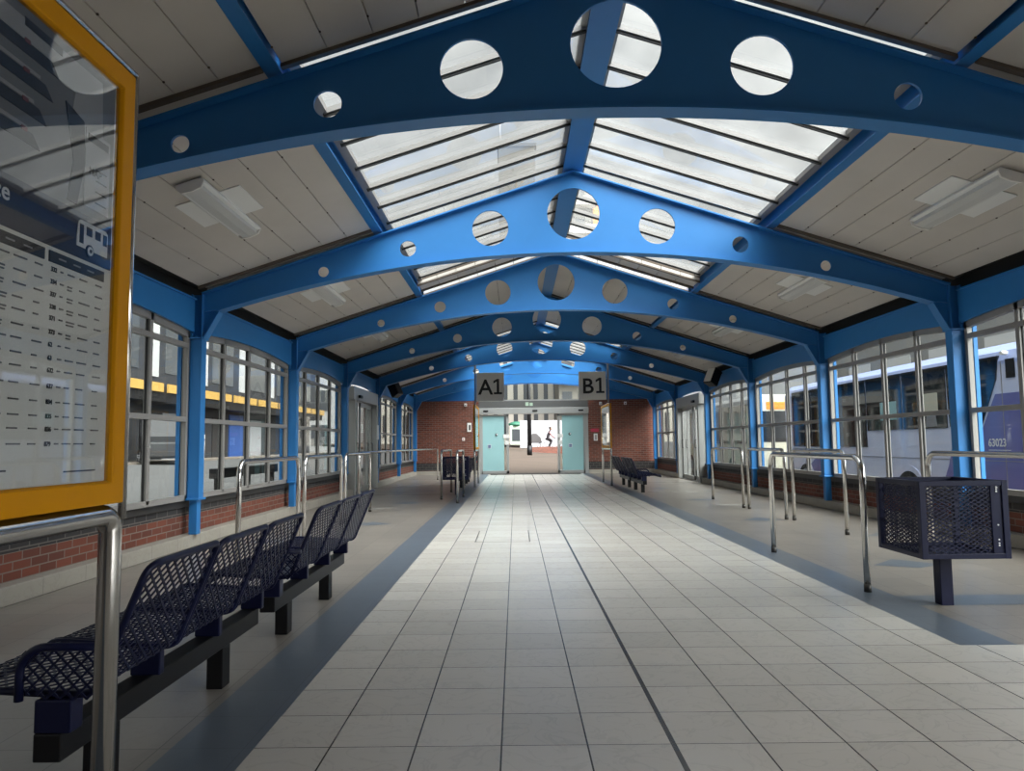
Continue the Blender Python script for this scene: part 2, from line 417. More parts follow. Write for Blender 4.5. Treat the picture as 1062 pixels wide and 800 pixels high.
# ------------------------------------------------------------------ ceiling deck, purlins, ridge
ceil = struct('ceiling', 'grey plank roof deck on both slopes above the concourse', 'ceiling')
def cz(x): return CZ-K*abs(x)
def deck(x0, x1, y0, y1, s, bolts=True):
    m = MB(); n = max(1, round((x1-x0)/.314)); w = (x1-x0)/n
    for k in range(n):
        a, b = x0+k*w, x0+(k+1)*w-.009
        vs = []
        for y in (y0, y1):
            for x, dz in ((a, 0), (b, 0), (b, .05), (a, .05)): vs.append((s*x, y, cz(x)+dz))
        m.add(vs, [(0, 1, 2, 3), (4, 7, 6, 5), (0, 4, 5, 1), (1, 5, 6, 2), (2, 6, 7, 3), (3, 7, 4, 0)], DECK)
        if bolts:
            yy = y0+.35
            while yy < y1-.1:
                m.box(s*b-.006, s*b+.006, yy-.006, yy+.006, cz(b)-.009, cz(b)+.002, DECKDIRT); yy += .78
    vs = []
    for y in (y0, y1):
        for x, dz in ((x0, .052), (x1, .052), (x1, .12), (x0, .12)): vs.append((s*x, y, cz(x)+dz))
    m.add(vs, [(0, 1, 2, 3), (4, 7, 6, 5), (0, 4, 5, 1), (1, 5, 6, 2), (2, 6, 7, 3), (3, 7, 4, 0)], DECKDIRT)
    m.build('deck_panel', ceil)
    for yy in (y0, y1-.05):
        m = MB(); vs = []
        for y in (yy, yy+.05):
            for x, dz in ((x0, -.028), (x1, -.028), (x1, .0), (x0, .0)): vs.append((s*x, y, cz(x)+dz))
        m.add(vs, [(0, 1, 2, 3), (4, 7, 6, 5), (0, 4, 5, 1), (1, 5, 6, 2), (2, 6, 7, 3), (3, 7, 4, 0)], DECKDIRT)
        m.build('closure_strip', ceil)
for s in (-1, 1):
    yy = [YB, Y[0]]+Y[1:]
    for i in range(len(yy)-1): deck(2.50, 4.62, yy[i]+(.10 if i else 0), yy[i+1]-.10, s)
    deck(2.50, 4.62, Y[7]+.10, YE+.05, s, False)
    for a, b in ((YB, Y[0]-.1), (Y[0]+.1, 4.98), (12.10, 12.60), (12.90, Y[4]-.1), (Y[4]+.1, 20.25)): deck(.11, 2.38, a, b, s)
    # closing strips above the arches where the deck is interrupted
    m = MB()
    for y in Y:
        for x0, x1 in (((2.5, 4.62),) if y not in (Y[0], Y[4]) else ((.11, 2.38), (2.5, 4.62))):
            vs = []
            for q in (y-.101, y+.101):
                for x, dz in ((x0, .03), (x1, .03), (x1, .1), (x0, .1)): vs.append((s*x, q, cz(x)+dz))
            m.add(vs, [(0, 1, 2, 3), (4, 7, 6, 5), (0, 4, 5, 1), (1, 5, 6, 2), (2, 6, 7, 3), (3, 7, 4, 0)], DECK)
    m.build('closure_strip', ceil)
    m = MB(); x0, x1 = sorted((s*2.38, s*2.50))
    m.box(x0, x1, YB, YE, cz(2.44)-.035, cz(2.44)-.02, BLUE); m.box(s*2.44-.008, s*2.44+.008, YB, YE, cz(2.44)-.02, cz(2.44)+.14, BLUE)
    m.box(x0, x1, YB, YE, cz(2.44)+.14, cz(2.44)+.155, BLUE)
    tag(m.build('purlin'), 'long blue purlin running below the %s edge of the rooflights' % ('left' if s < 0 else 'right'), 'purlin', kind='structure')
m = MB(); m.box(-.12, .12, YB, YE, 4.60, 4.615, BLUE); m.box(-.012, .012, YB, YE, 4.615, 4.74, BLUE); m.box(-.12, .12, YB, YE, 4.74, 4.76, BLUE)
tag(m.build('ridge_beam'), 'blue ridge beam along the top of the roof', 'beam', kind='structure')

def skylight(y0, y1, which, gap=()):
    sk = struct('skylight', 'sloping glazed rooflight with pale bars, %s of the two' % which, 'rooflight')
    for s in (-1, 1):
        g = MB()
        a, b = .09, 2.33
        for ya, yb in [(y0, y1)]+list(gap):
            vs = [(s*x, yv, cz(x)+dz) for yv in (ya, yb) for x, dz in ((a, .10), (b, .10), (b, .112), (a, .112))]
            g.add(vs, [(0, 1, 2, 3), (4, 7, 6, 5), (0, 4, 5, 1), (1, 5, 6, 2), (2, 6, 7, 3), (3, 7, 4, 0)], GLASSR)
        g.build('glass', sk)
        e = MB()
        e.bar((s*2.34, y0, cz(2.34)+.09), (s*2.34, y1, cz(2.34)+.09), .09, .05, GREY)
        e.bar((s*.14, y0, cz(.14)+.09), (s*.14, y1, cz(.14)+.09), .05, .05, GREY)
        e.build('edge_trim', sk)
        y = y0+.26
        while y < y1-.05:
            m = MB()
            m.bar((s*.12, y, cz(.12)+.075), (s*2.33, y, cz(2.33)+.075), .055, .045, GREY)
            m.bar((s*.12, y, cz(.12)+.045), (s*2.33, y, cz(2.33)+.045), .02, .03, GASK)
            m.build('glazing_bar', sk); y += .6
skylight(5.10-.06, 12.10, 'nearer', [(12.60, 12.90)])
skylight(20.28, 28.3, 'farther')

# ------------------------------------------------------------------ side windows
WN = [0]
def window(sx, i, label):
    WN[0] += 1
    w = struct('window_%d' % WN[0], label, 'window')
    y0 = Y[i]; ya, yb = y0+.09, y0+BAY-.09
    X0, X1 = sorted((sx*4.73, sx*4.79))
    def za(y): return arch_z((y-y0)/BAY)+.05
    m = MB()
    n = 20
    for k in range(n):
        a = ya+(yb-ya)*k/n; b = ya+(yb-ya)*(k+1)/n
        vs = [(x, y, q) for x in (X0, X1) for (y, q) in ((a, za(a)-.125), (b, za(b)-.125), (b, za(b)), (a, za(a)))]
        m.add(vs, [(0, 1, 2, 3), (4, 7, 6, 5), (0, 4, 5, 1), (2, 6, 7, 3), (1, 5, 6, 2), (0, 3, 7, 4)], GREY)
    m.build('arched_head', w)
    for a, b in ((ya, ya+.05), (yb-.05, yb)):
        m = MB(); m.box(X0, X1, a, b, .56, za((a+b)/2)-.01, GREY); m.build('jamb', w, bevel=.003)
    for k in range(1, 4):
        yc = ya+(yb-ya)*k/4
        m = MB(); m.box(X0, X1, yc-.032, yc+.032, .58, za(yc)-.02, GREY)
        x0, x1 = sorted((sx*4.755, sx*4.775)); m.box(x0, x1, yc-.045, yc+.045, .60, za(yc)-.05, GASK)
        m.build('mullion', w, bevel=.003)
    for zz, nm in ((2.435, 'transom'), (1.535, 'mid_rail')):
        xr0, xr1 = sorted((sx*4.724, sx*4.787)); m = MB(); m.box(xr0, xr1, ya+.06, yb-.06, zz-.03, zz+.03, GREY); m.build(nm, w, bevel=.003)
    m = MB(); m.box(min(X0, X1), max(X0, X1), ya, yb, .56, .625, GREY); m.build('bottom_rail', w, bevel=.003)
    g = MB(); x0, x1 = sorted((sx*4.768, sx*4.774))
    pts = [(ya+.03+(yb-ya-.06)*k/20, za(ya+.03+(yb-ya-.06)*k/20)-.03) for k in range(21)]
    g.prism(pts+[(yb-.03, .6), (ya+.03, .6)], 'x', x0, x1, GLASSW); g.build('glass', w)
for sx, side in ((-1, 'left'), (1, 'right')):
    for i in range(0, 7):
        if (sx < 0 and i == 4) or (sx > 0 and i == 5): continue
        window(sx, i, 'grey framed arched window on the %s wall between %s and %s columns' % (side, ORD[i] if i else 'rearmost', ORD[i+1]))

# side doors
def side_door(n, sx, i, label):
    d = struct('door_%d' % n, label, 'door')
    y0 = Y[i]; y1 = Y[i+1]
    xin, xout = sx*4.61, sx*4.92
    def bx(nm, xa, xb, a, b, c, e, m, par=d, bev=.004):
        x0, x1 = sorted((xa, xb)); q = MB(); q.box(x0, x1, a, b, c, e, m); return q.build(nm, par, bevel=bev)
    bx('header', xin, xout, y0+.72, y1-.12, 2.30, 2.62, ALU, bev=.01)
    bx('jamb', xin, xout, y0+.85, y0+.97, 0, 2.30, ALU)
    bx('jamb', xin, xout, y1-.30, y1-.08, 0, 2.30, ALU)
    bx('jamb', sx*4.72, xout, y0+.12, y0+.20, .15, 2.6, ALU)
    bx('side_panel', sx*4.76, sx*4.80, y0+.20, y0+.85, .6, 2.6, GLASSW)
    bx('threshold', xin, xout, y0+.97, y1-.30, 0, .02, ALUD)
    m = MB(); x0, x1 = sorted((sx*4.5, sx*4.54))
    L = (y1-.30-(y0+.97))/3
    for k in range(3):
        a = y0+.97+k*L; b = a+L
        lf = MB(); x0, x1 = sorted((sx*(4.76 if k != 1 else 4.70), sx*(4.81 if k != 1 else 4.75)))
        for p in ((a, a+.06), (b-.06, b)): lf.box(x0, x1, p[0], p[1], .02, 2.28, ALU)
        lf.box(x0, x1, a, b, .02, .14, ALU); lf.box(x0, x1, a, b, 2.18, 2.28, ALU)
        lo = lf.build('door_leaf', d, bevel=.003)
        g = MB(); xm = (x0+x1)/2; g.box(xm-.004, xm+.004, a+.05, b-.05, .12, 2.2, AQUA if (k == 0 and sx < 0) else GLASSW); g.build('glass', lo)
        h = MB(); xh = x0 if sx > 0 else x1
        h.tube(rounded([(xh, b-.10, 1.0), (xh-sx*.05, b-.10, 1.0), (xh-sx*.05, b-.10, 1.25), (xh, b-.10, 1.25)], .02, 3), .009, BLACK, 8); h.build('handle', lo)
    bx('sensor', xin-sx*.06, xin, y0+1.2, y0+1.45, 2.36, 2.43, BLACK)
    return d
side_door(2, -1, 4, 'aluminium framed glass door opening on the left wall')
side_door(3, 1, 5, 'aluminium framed glass door opening on the right wall')

# ------------------------------------------------------------------ far end wall
w = struct('wall_far', 'far end wall of brown-red brick either side of the doors', 'wall')
for x0, x1 in ((-5.05, -2.2), (2.12, 5.05)):
    m = MB(); m.box(x0, x1, YE, YE+.22, .12, 2.90, BRICK); m.box(x0, x1, YE-.004, YE, .16, .46, BRICKD); m.box(x0, x1, YE-.06, YE+.2, 0, .14, STONE)
    m.build('brick_pier', w)
gx = [-4.9, 4.9]
outer = [(-4.95, 2.90), (-2.2, 2.90)]+[(-2.2+4.32*k/16, 3.56-((-2.2+4.32*k/16)**2)/28.5) for k in range(17)]+[(2.12, 2.90), (4.95, 2.90), (4.95, 3.15), (0, 4.72), (-4.95, 3.15)]
T = Matrix.Translation((0, YE+.06, 0)) @ MXZ
gb = MB().curve([outer], .04, T, BLUED).build('trim_gable')
tag(gb, 'dark blue gable sheeting above the far brick wall', 'gable', kind='structure')
wb = MB(); wb.box(-5.05, 5.05, YB-.2, YB, 0, 2.9, BRICK); wb.prism([(-5, 2.9), (5, 2.9), (5, 3.2), (0, 4.8), (-5, 3.2)], 'y', YB-.15, YB, BLUED)  # unseen wall, added so light from behind stays off the nearest arch
tag(wb.build('wall_back'), 'added brick wall blocking light behind the camera', 'wall', kind='structure')

# clerestory above the doors
cl = struct('window_%d' % (WN[0]+1), 'clerestory window strip above the far sliding doors', 'window')
m = MB(); m.box(-2.2, 2.12, YE+.02, YE+.14, 2.88, 2.93, ALU)
m.build('bottom_rail', cl)
for x in (-2.17, -1.32, -.02, .78, 1.95):
    m = MB(); wd = .03 if x not in (1.95,) else .06; m.box(x-wd/2, x+wd/2, YE+.03, YE+.13, 2.9, 3.56-x*x/28.5, ALU if x in (-2.17, 1.95) else ALUD); m.build('mullion', cl)
m = MB(); m.box(-2.2, 2.12, YE+.085, YE+.092, 2.92, 3.52, GLASSW); m.build('glass', cl)

# sliding doors
d = struct('door_1', 'automatic sliding entrance doors with aqua glass, standing open', 'door')
m = MB(); m.box(-2.2, 2.12, YE-.02, YE+.16, 2.60, 2.88, ALUD); m.build('head_panel', d, bevel=.005)
m = MB(); m.box(-2.22, 2.14, YE-.12, YE+.16, 2.36, 2.60, ALU); m.build('operator_box', d, bevel=.01)
for x in (-1.92, .02, 1.83):
    m = MB(); m.box(x-.10, x+.10, YE-.15, YE-.11, 2.45, 2.51, BLACK); m.build('sensor', d, bevel=.01)
for x0, x1 in ((-2.2, -2.1), (1.98, 2.12)):
    m = MB(); m.box(x0, x1, YE-.02, YE+.16, 0, 2.36, ALU); m.build('jamb', d, bevel=.004)
m = MB(); m.box(-.35, -.22, YE-.03, YE-.022, 2.68, 2.82, PGREEN); m.box(-.18, -.06, YE-.03, YE-.022, 2.68, 2.80, PGREEN); m.build('exit_pictogram', d)
for x0, x1, hs in ((-2.10, -1.02, 1), (.90, 1.98, -1)):
    lf = MB()
    inner = (x1-.10, x1) if hs > 0 else (x0, x0+.10)
    outr = (x0, x0+.05) if hs > 0 else (x1-.05, x1)
    for a, b in (inner, outr): lf.box(a, b, YE+.02, YE+.08, .02, 2.34, ALU)
    lf.box(x0, x1, YE+.02, YE+.08, .02, .13, ALU); lf.box(x0, x1, YE+.02, YE+.08, 2.28, 2.34, ALU)
    st = inner[0]-.10 if hs > 0 else inner[1]+.10
    lo = lf.build('door_leaf', d, bevel=.004)
    ga, gb_ = (x0+.05, x1-.19) if hs > 0 else (x0+.19, x1-.05)
    g = MB(); g.box(ga, gb_, YE+.045, YE+.055, .12, 2.29, AQUA); g.build('aqua_glass', lo)
    g = MB(); a, b = ((x1-.19, x1-.10) if hs > 0 else (x0+.10, x0+.19)); g.box(a, b, YE+.045, YE+.055, .12, 2.29, GLASSW); g.build('edge_glass', lo)
    cx = (ga+gb_)/2+hs*.12
    g = MB(); g.cyl((cx, YE+.035, 1.55), 'y', .055, .012, BLACK); g.cyl((cx+.02, YE+.03, 1.56), 'y', .03, .014, PWHITE); g.build('round_sticker', lo)
    cx -= hs*.28 if hs > 0 else -.02
    g = MB(); g.box(cx-.07, cx+.07, YE+.028, YE+.036, 1.02, 1.17, PWHITE); g.box(cx-.055, cx+.055, YE+.024, YE+.03, 1.04, 1.09, BDOOR); g.box(cx-.055, cx+.055, YE+.024, YE+.03, 1.11, 1.15, BDOOR); g.build('square_sticker', lo)
    cx = inner[0] if hs > 0 else inner[1]
    g = MB(); g.box(cx-.12, cx+.12, YE-.0, YE+.02, 1.42, 1.56, WHITE); g.box(cx-.05, cx+.09, YE-.0, YE+.02, 1.15, 1.30, WHITE); g.build('lock_plate', lo)
m = MB(); m.box(-1.75, 1.75, YE-.62, YE-.02, 0, .012, MATD); tag(m.build('door_mat', bevel=.004), 'black entrance mat in front of the sliding doors', 'mat')

# small wall fittings
def small(name, label, cat, parts):
    o = None
    for nm, bxs in parts:
        m = MB()
        for b in bxs: m.box(*b)
        if o is None: o = m.build(nm if False else name, bevel=.004)
        else: m.build(nm, o, bevel=.002)
    return tag(o, label, cat)
small('intercom', 'white intercom panel on the left end brick wall', 'intercom', [('b', [(-2.66, -2.50, YE-.05, YE, 1.68, 2.03, WHITE)]), ('screen', [(-2.60, -2.53, YE-.056, YE-.05, 1.74, 1.95, INK)])])
small('call_point', 'small white call point below the intercom on left brick', 'call point', [('b', [(-2.86, -2.76, YE-.04, YE, 1.33, 1.45, WHITE)]), ('button', [(-2.83, -2.79, YE-.046, YE-.04, 1.36, 1.41, RED)])])
small('fire_notice', 'red notice on the right end brick wall beside the doors', 'notice', [('b', [(2.22, 2.54, YE-.02, YE, 1.62, 1.75, RED)])])
small('wall_telephone', 'white boxed telephone under the red notice', 'telephone', [('b', [(2.33, 2.48, YE-.07, YE, 1.27, 1.55, WHITE)]), ('handset', [(2.38, 2.43, YE-.1, YE-.07, 1.31, 1.50, GMETAL)])])
for x, wh in ((-2.72, 'left'), (2.62, 'inner right'), (3.6, 'outer right')):
    o = small('security_camera', 'tiny white camera high on the %s end brick wall' % wh, 'camera', [('b', [(x-.05, x+.05, YE-.10, YE, 2.68, 2.80, WHITE)]), ('lens', [(x-.02, x+.02, YE-.115, YE-.10, 2.70, 2.74, INK)])])
o = small('door_notice', 'white notice on the far jamb of the left glass door', 'notice', [('b', [(-4.61, -4.595, Y[5]-.32, Y[5]-.06, 1.35, 1.75, PWHITE)])])

# speakers under the eaves
def speaker(name, label, loc, rz, front):
    o = tag(empty(name, loc, rz), label, 'speaker')
    M = Matrix.Rotation(math.radians(-28), 4, 'X')
    m = MB(); m.box(-.14, .14, -.12, .14, -.22, .22, BLACK, M); m.build('cabinet', o, bevel=.02)
    m = MB(); m.box(-.12, .12, -.135, -.12, -.2, .2, front, M); m.build('grille', o, bevel=.01)
    m = MB(); m.bar((0, .12, .05), (0, .365, .12), .05, .02, BLACK); m.build('bracket', o)
speaker('loudspeaker', 'dark loudspeaker tilted under the left eaves', (-4.36, 21.9, 2.86), math.radians(60), BLACK)
speaker('loudspeaker', 'white fronted loudspeaker tilted under the right eaves', (4.38, 18.9, 2.86), math.radians(-60), WHITE)

# ------------------------------------------------------------------ ceiling lights
def make_light():
    r = empty('ceiling_light')
    m = MB(); m.box(-.31, .31, -.32, .32, -.012, .0, WHITE); m.build('mounting_plate', r, bevel=.002)
    prof = [(-.115, -.02), (-.125, -.05), (-.10, -.085), (.10, -.085), (.125, -.05), (.115, -.02)]
    m = MB(); m.prism([(-.12, -.012), (.12, -.012), (.13, -.05), (.115, -.06), (-.115, -.06), (-.13, -.05)], 'y', -.70, .70, WHITE); m.build('body', r, bevel=.004)
    m = MB(); m.prism([(-.09, -.058), (.09, -.058), (.075, -.092), (.0, -.10), (-.075, -.092)], 'y', -.685, .685, DIFF); m.build('diffuser', r)
    for s in (-1, 1):
        m = MB(); m.prism([(-.12, -.012), (.12, -.012), (.13, -.05), (.09, -.098), (0, -.108), (-.09, -.098), (-.13, -.05)], 'y', s*.70-.012, s*.70+.012, SIGNG); m.build('end_cap', r, bevel=.004)
    return r
lt = make_light(); first = True
for sx, side in ((-1, 'left'), (1, 'right')):
    for i in range(1, 7):
        o = lt if first else copy_tree(lt); first = False
        x = sx*3.56
        o.location = (x, Y[i]+1.80, cz(x)-.001); o.rotation_euler = (0, sx*math.atan(K), 0)
        tag(o, 'white batten ceiling light on the %s slope beyond the %s arch' % (side, ORD[i]), 'ceiling light', 'batten lights along the roof slopes')

# ------------------------------------------------------------------ lattice surfaces
def catmull(pts, n=6):
    P = [Vector(p) for p in pts]; P = [2*P[0]-P[1]]+P+[2*P[-1]-P[-2]]; out = []
    for i in range(1, len(P)-2):
        for k in range(n):
            t = k/n; a, b, c, e = P[i-1], P[i], P[i+1], P[i+2]
            out.append(.5*((2*b)+(c-a)*t+(2*a-5*b+4*c-e)*t*t+(3*b-a-3*c+e)*t**3))
    out.append(P[-2]); return out
def inside_rr(u, v, W, L, r):
    if u < 0 or v < 0 or u > W or v > L: return False
    cu = min(max(u, r), W-r); cv = min(max(v, r), L-r)
    return (u-cu)**2+(v-cv)**2 <= r*r+1e-9
def lattice(m, surf, W, L, r, pitch, ratio, wid, th, mt, step=.012):
    """surf(u,v)->(point,normal); crossing strips u = c +- ratio*v"""
    for sg in (1, -1):
        c = -ratio*L if sg > 0 else 0.
        c0 = math.floor(c/pitch)*pitch
        hi = W if sg > 0 else W+ratio*L
        while c0 < hi+pitch:
            run = []; nst = int(L/step)
            for k in range(nst+2):
                v = min(L, k*L/nst) if k <= nst else L+1
                u = c0+sg*ratio*v
                if k <= nst and inside_rr(u, v, W, L, r): run.append((u, v))
                else:
                    if len(run) >= 2:
                        o = len(m.v)
                        for (a, b) in run:
                            p, nn = surf(a, b); p2, _ = surf(a+sg*ratio*.004, b+.004); p1, _ = surf(a-sg*ratio*.004, b-.004)
                            t = (p2-p1).normalized(); sd = nn.cross(t).normalized()
                            off = nn*(th*.25*sg)
                            for i, j in ((-1, -1), (1, -1), (1, 1), (-1, 1)): m.v.append(tuple(p+off+sd*(i*wid/2)+nn*(j*th/2)))
                        for q in range(len(run)-1):
                            for e in range(4): m.face([o+q*4+e, o+q*4+(e+1) % 4, o+q*4+4+(e+1) % 4, o+q*4+4+e], mt)
                    run = []
            c0 += pitch
def rim(m, surf, W, L, r, rad, mt, n=7):
    pts = []
    for cu, cv, a0 in ((W-r, L-r, 0), (r, L-r, PI/2), (r, r, PI), (W-r, r, 1.5*PI)):
        for k in range(n+1): a = a0+PI/2*k/n; pts.append((cu+r*math.cos(a), cv+r*math.sin(a)))
    full = []
    for i in range(len(pts)):
        a = pts[i]; b = pts[(i+1) % len(pts)]; d = math.hypot(a[0]-b[0], a[1]-b[1]); q = max(1, int(d/.02))
        for k in range(q): full.append((a[0]+(b[0]-a[0])*k/q, a[1]+(b[1]-a[1])*k/q))
    m.tube([surf(u, v)[0] for u, v in full], rad, mt, 8, closed=True)

# ------------------------------------------------------------------ benches
PROF = catmull([(-.385, .375), (-.380, .405), (-.35, .425), (-.20, .417), (0, .405), (.10, .405), (.135, .425), (.155, .47), (.225, .64), (.285, .785), (.305, .815)])
CUM = [0.]
for a, b in zip(PROF[:-1], PROF[1:]): CUM.append(CUM[-1]+(b-a).length)
SL = CUM[-1]; SW = .565
def seat_surf(y0):
    def S_(u, v):
        v = min(max(v, 0), SL)
        for i in range(len(CUM)-1):
            if v <= CUM[i+1] or i == len(CUM)-2:
                t = (v-CUM[i])/(CUM[i+1]-CUM[i]); p = PROF[i].lerp(PROF[i+1], t); d = (PROF[i+1]-PROF[i]).normalized(); break
        return Vector((p[0], y0+u, p[1])), Vector((-d[1], 0, d[0]))
    return S_
PITCH = .588
def make_bench():
    r = empty('bench')
    L = 3*PITCH+.02
    m = MB(); m.box(-.045, .045, -.02, L, .20, .29, BLACK); m.build('beam', r, bevel=.006)
    for y in (.30, 1.34):
        m = MB(); m.box(-.04, .04, y-.05, y+.05, 0, .20, BLACK); m.build('leg', r, bevel=.005)
    for k in range(4):
        y = k*PITCH
        m = MB(); m.box(-.045, .075, y-.02, y+.05 if k == 0 else y+.02, .29, .395, NAVY); m.build('bracket', r, bevel=.006)
    sh = MB(); sf = seat_surf(0); lattice(sh, sf, SW, SL, .055, .060, 1.35, .0085, .004, NAVY)
    rm = MB(); rim(rm, sf, SW, SL, .055, .013, NAVY)
    s0 = sh.build('seat', r, recalc=False); s0.location = (0, .012, 0); q0 = rm.build('rim', s0, recalc=False)
    for k in (1, 2):
        c = s0.copy(); COL.objects.link(c); c.location = (0, .012+k*PITCH, 0)
        q = q0.copy(); COL.objects.link(q); q.parent = c
    # mesh filled arm panel on the near end
    pan = MB(); W, H = .29, .165
    def ps(u, v): return Vector((-.10+u, -.012, .395+v)), Vector((0, -1, 0))
    lattice(pan, ps, W, H, .05, .044, 1.0, .007, .004, NAVY)
    p = pan.build('arm_panel', r, recalc=False)
    ed = MB(); ed.tube(rounded([(-.10, -.012, .39), (-.10, -.012, .56), (.20, -.012, .56)], .085, 8), .014, NAVY, 8); ed.build('arm_rail', p)
    return r
bench = make_bench()
def place_bench(o, x, y, mirror, label):
    o.location = (x, y, 0)
    if mirror: o.scale = (-1, 1, 1)
    tag(o, label, 'bench', 'perforated navy benches')
spots = [(-2.265, 2.425, 0, 'three-seat navy mesh bench in the left foreground, nearest the camera'),
         (-2.265, 4.50, 0, 'three-seat navy mesh bench second in the left row'),
         (2.265, 17.25, 1, 'three-seat navy mesh bench on the right beside the far timetable board'),
         (2.265, 19.33, 1, 'three-seat navy mesh bench farthest along the right stripe'),
         (-2.265, 19.9, 0, 'three-seat navy mesh bench behind the far left litter bin'),
         (-2.265, 21.98, 0, 'three-seat navy mesh bench under the far left timetable board')]
for k, (x, y, mi, lb) in enumerate(spots): place_bench(bench if k == 0 else copy_tree(bench), x, y, mi, lb)

# ------------------------------------------------------------------ litter bins
def make_bin():
    r = empty('litter_bin'); h = .285; z0, z1 = .37, .905
    m = MB()
    for a in (-1, 1):
        for b in (-1, 1): m.box(a*h-.022, a*h+.022, b*h-.022, b*h+.022, z0, z1, NAVY)
        for zz in (z0+.018, z1-.018):
            m.box(a*h-.02, a*h+.02, -h, h, zz-.018, zz+.018, NAVY); m.box(-h, h, a*h-.02, a*h+.02, zz-.018, zz+.018, NAVY)
    m.box(h-.095, h-.02, -h-.012, -h+.005, z0, z1, NAVY)
    m.build('frame', r, bevel=.004)
    m = MB(); m.box(-h, h, -h, h, z0, z0+.015, NAVY); m.build('base_plate', r)
    for nm, fn in (('front', lambda u, v: (Vector((-h+.02+u, -h, z0+.03+v)), Vector((0, -1, 0)))), ('back', lambda u, v: (Vector((-h+.02+u, h, z0+.03+v)), Vector((0, 1, 0)))),
                   ('left', lambda u, v: (Vector((-h, -h+.02+u, z0+.03+v)), Vector((-1, 0, 0)))), ('right', lambda u, v: (Vector((h, -h+.02+u, z0+.03+v)), Vector((1, 0, 0))))):
        m = MB(); lattice(m, fn, 2*h-.04, z1-z0-.06, .002, .050, 1.75, .007, .004, NAVY, .02); m.build('mesh_panel', r, recalc=False)
    m = MB(); m.box(-.045, .045, -.045, .045, .0, z0, NAVY); m.build('post', r, bevel=.005)
    m = MB()
    for zz in (.46, .475, .50, .60, .83, .845, .86, .50):
        m.cyl((h-.055, -h-.014, zz), 'y', .006, .006, PWHITE, 8)
    m.build('bolts', r)
    return r
b1 = make_bin(); b1.location = (2.345, 5.42, 0)
tag(b1, 'navy perforated steel litter bin on a post in the right foreground', 'litter bin', 'navy litter bins')
b2 = copy_tree(b1); b2.location = (-2.16, 17.4, 0); tag(b2, 'small distant navy litter bin among the left handrails', 'litter bin', 'navy litter bins')

# ------------------------------------------------------------------ handrails
def hoop(x, y0, y1, label, h=1.055, r=.026, x1=None, group='polished steel hoop handrails'):
    x1 = x if x1 is None else x1
    o = tag(empty('handrail', ((x+x1)/2, (y0+y1)/2, 0)), label, 'handrail', group)
    cx, cy = (x+x1)/2, (y0+y1)/2
    pts = rounded([(x-cx, y0-cy, 0), (x-cx, y0-cy, h), (x1-cx, y1-cy, h), (x1-cx, y1-cy, 0)], .13, 8)
    MB().tube(pts, r, CHROME, 14).build('rail', o)
    for px, py in ((x, y0), (x1, y1)):
        MB().cyl((px-cx, py-cy, .03), 'z', r+.003, .06, STEELC, 14).build('collar', o)
    return o
hoop(2.013, 5.885, 7.983, 'steel hoop handrail on the right stripe just left of the litter bin')
hoop(3.40, 5.45, 7.42, 'steel hoop handrail directly behind the right litter bin')
hoop(3.42, 9.35, 11.1, 'steel hoop handrail, nearest of the three in line along the right side')
hoop(3.36, 11.26, 13.03, 'steel hoop handrail, middle of the three in line along the right side')
hoop(3.32, 13.22, 15.25, 'steel hoop handrail, farthest of the three in line along the right side')
hoop(-3.40, 7.0, 8.92, 'steel hoop handrail nearest of the left row, behind the benches')
hoop(-3.40, 9.17, 11.1, 'steel hoop handrail second in the left row, behind the benches')
hoop(-3.40, 11.36, 13.3, 'steel hoop handrail third in the left row, ending by the glass door')
hoop(-3.75, 14.0, 24.8, 'very long steel rail running to the far left brick corner', x1=-3.40)
hoop(-2.38, 16.0, 18.4, 'steel hoop handrail left of the distant bin')
hoop(-1.955, 15.0, 16.75, 'steel hoop handrail right of the distant bin on the slate stripe')

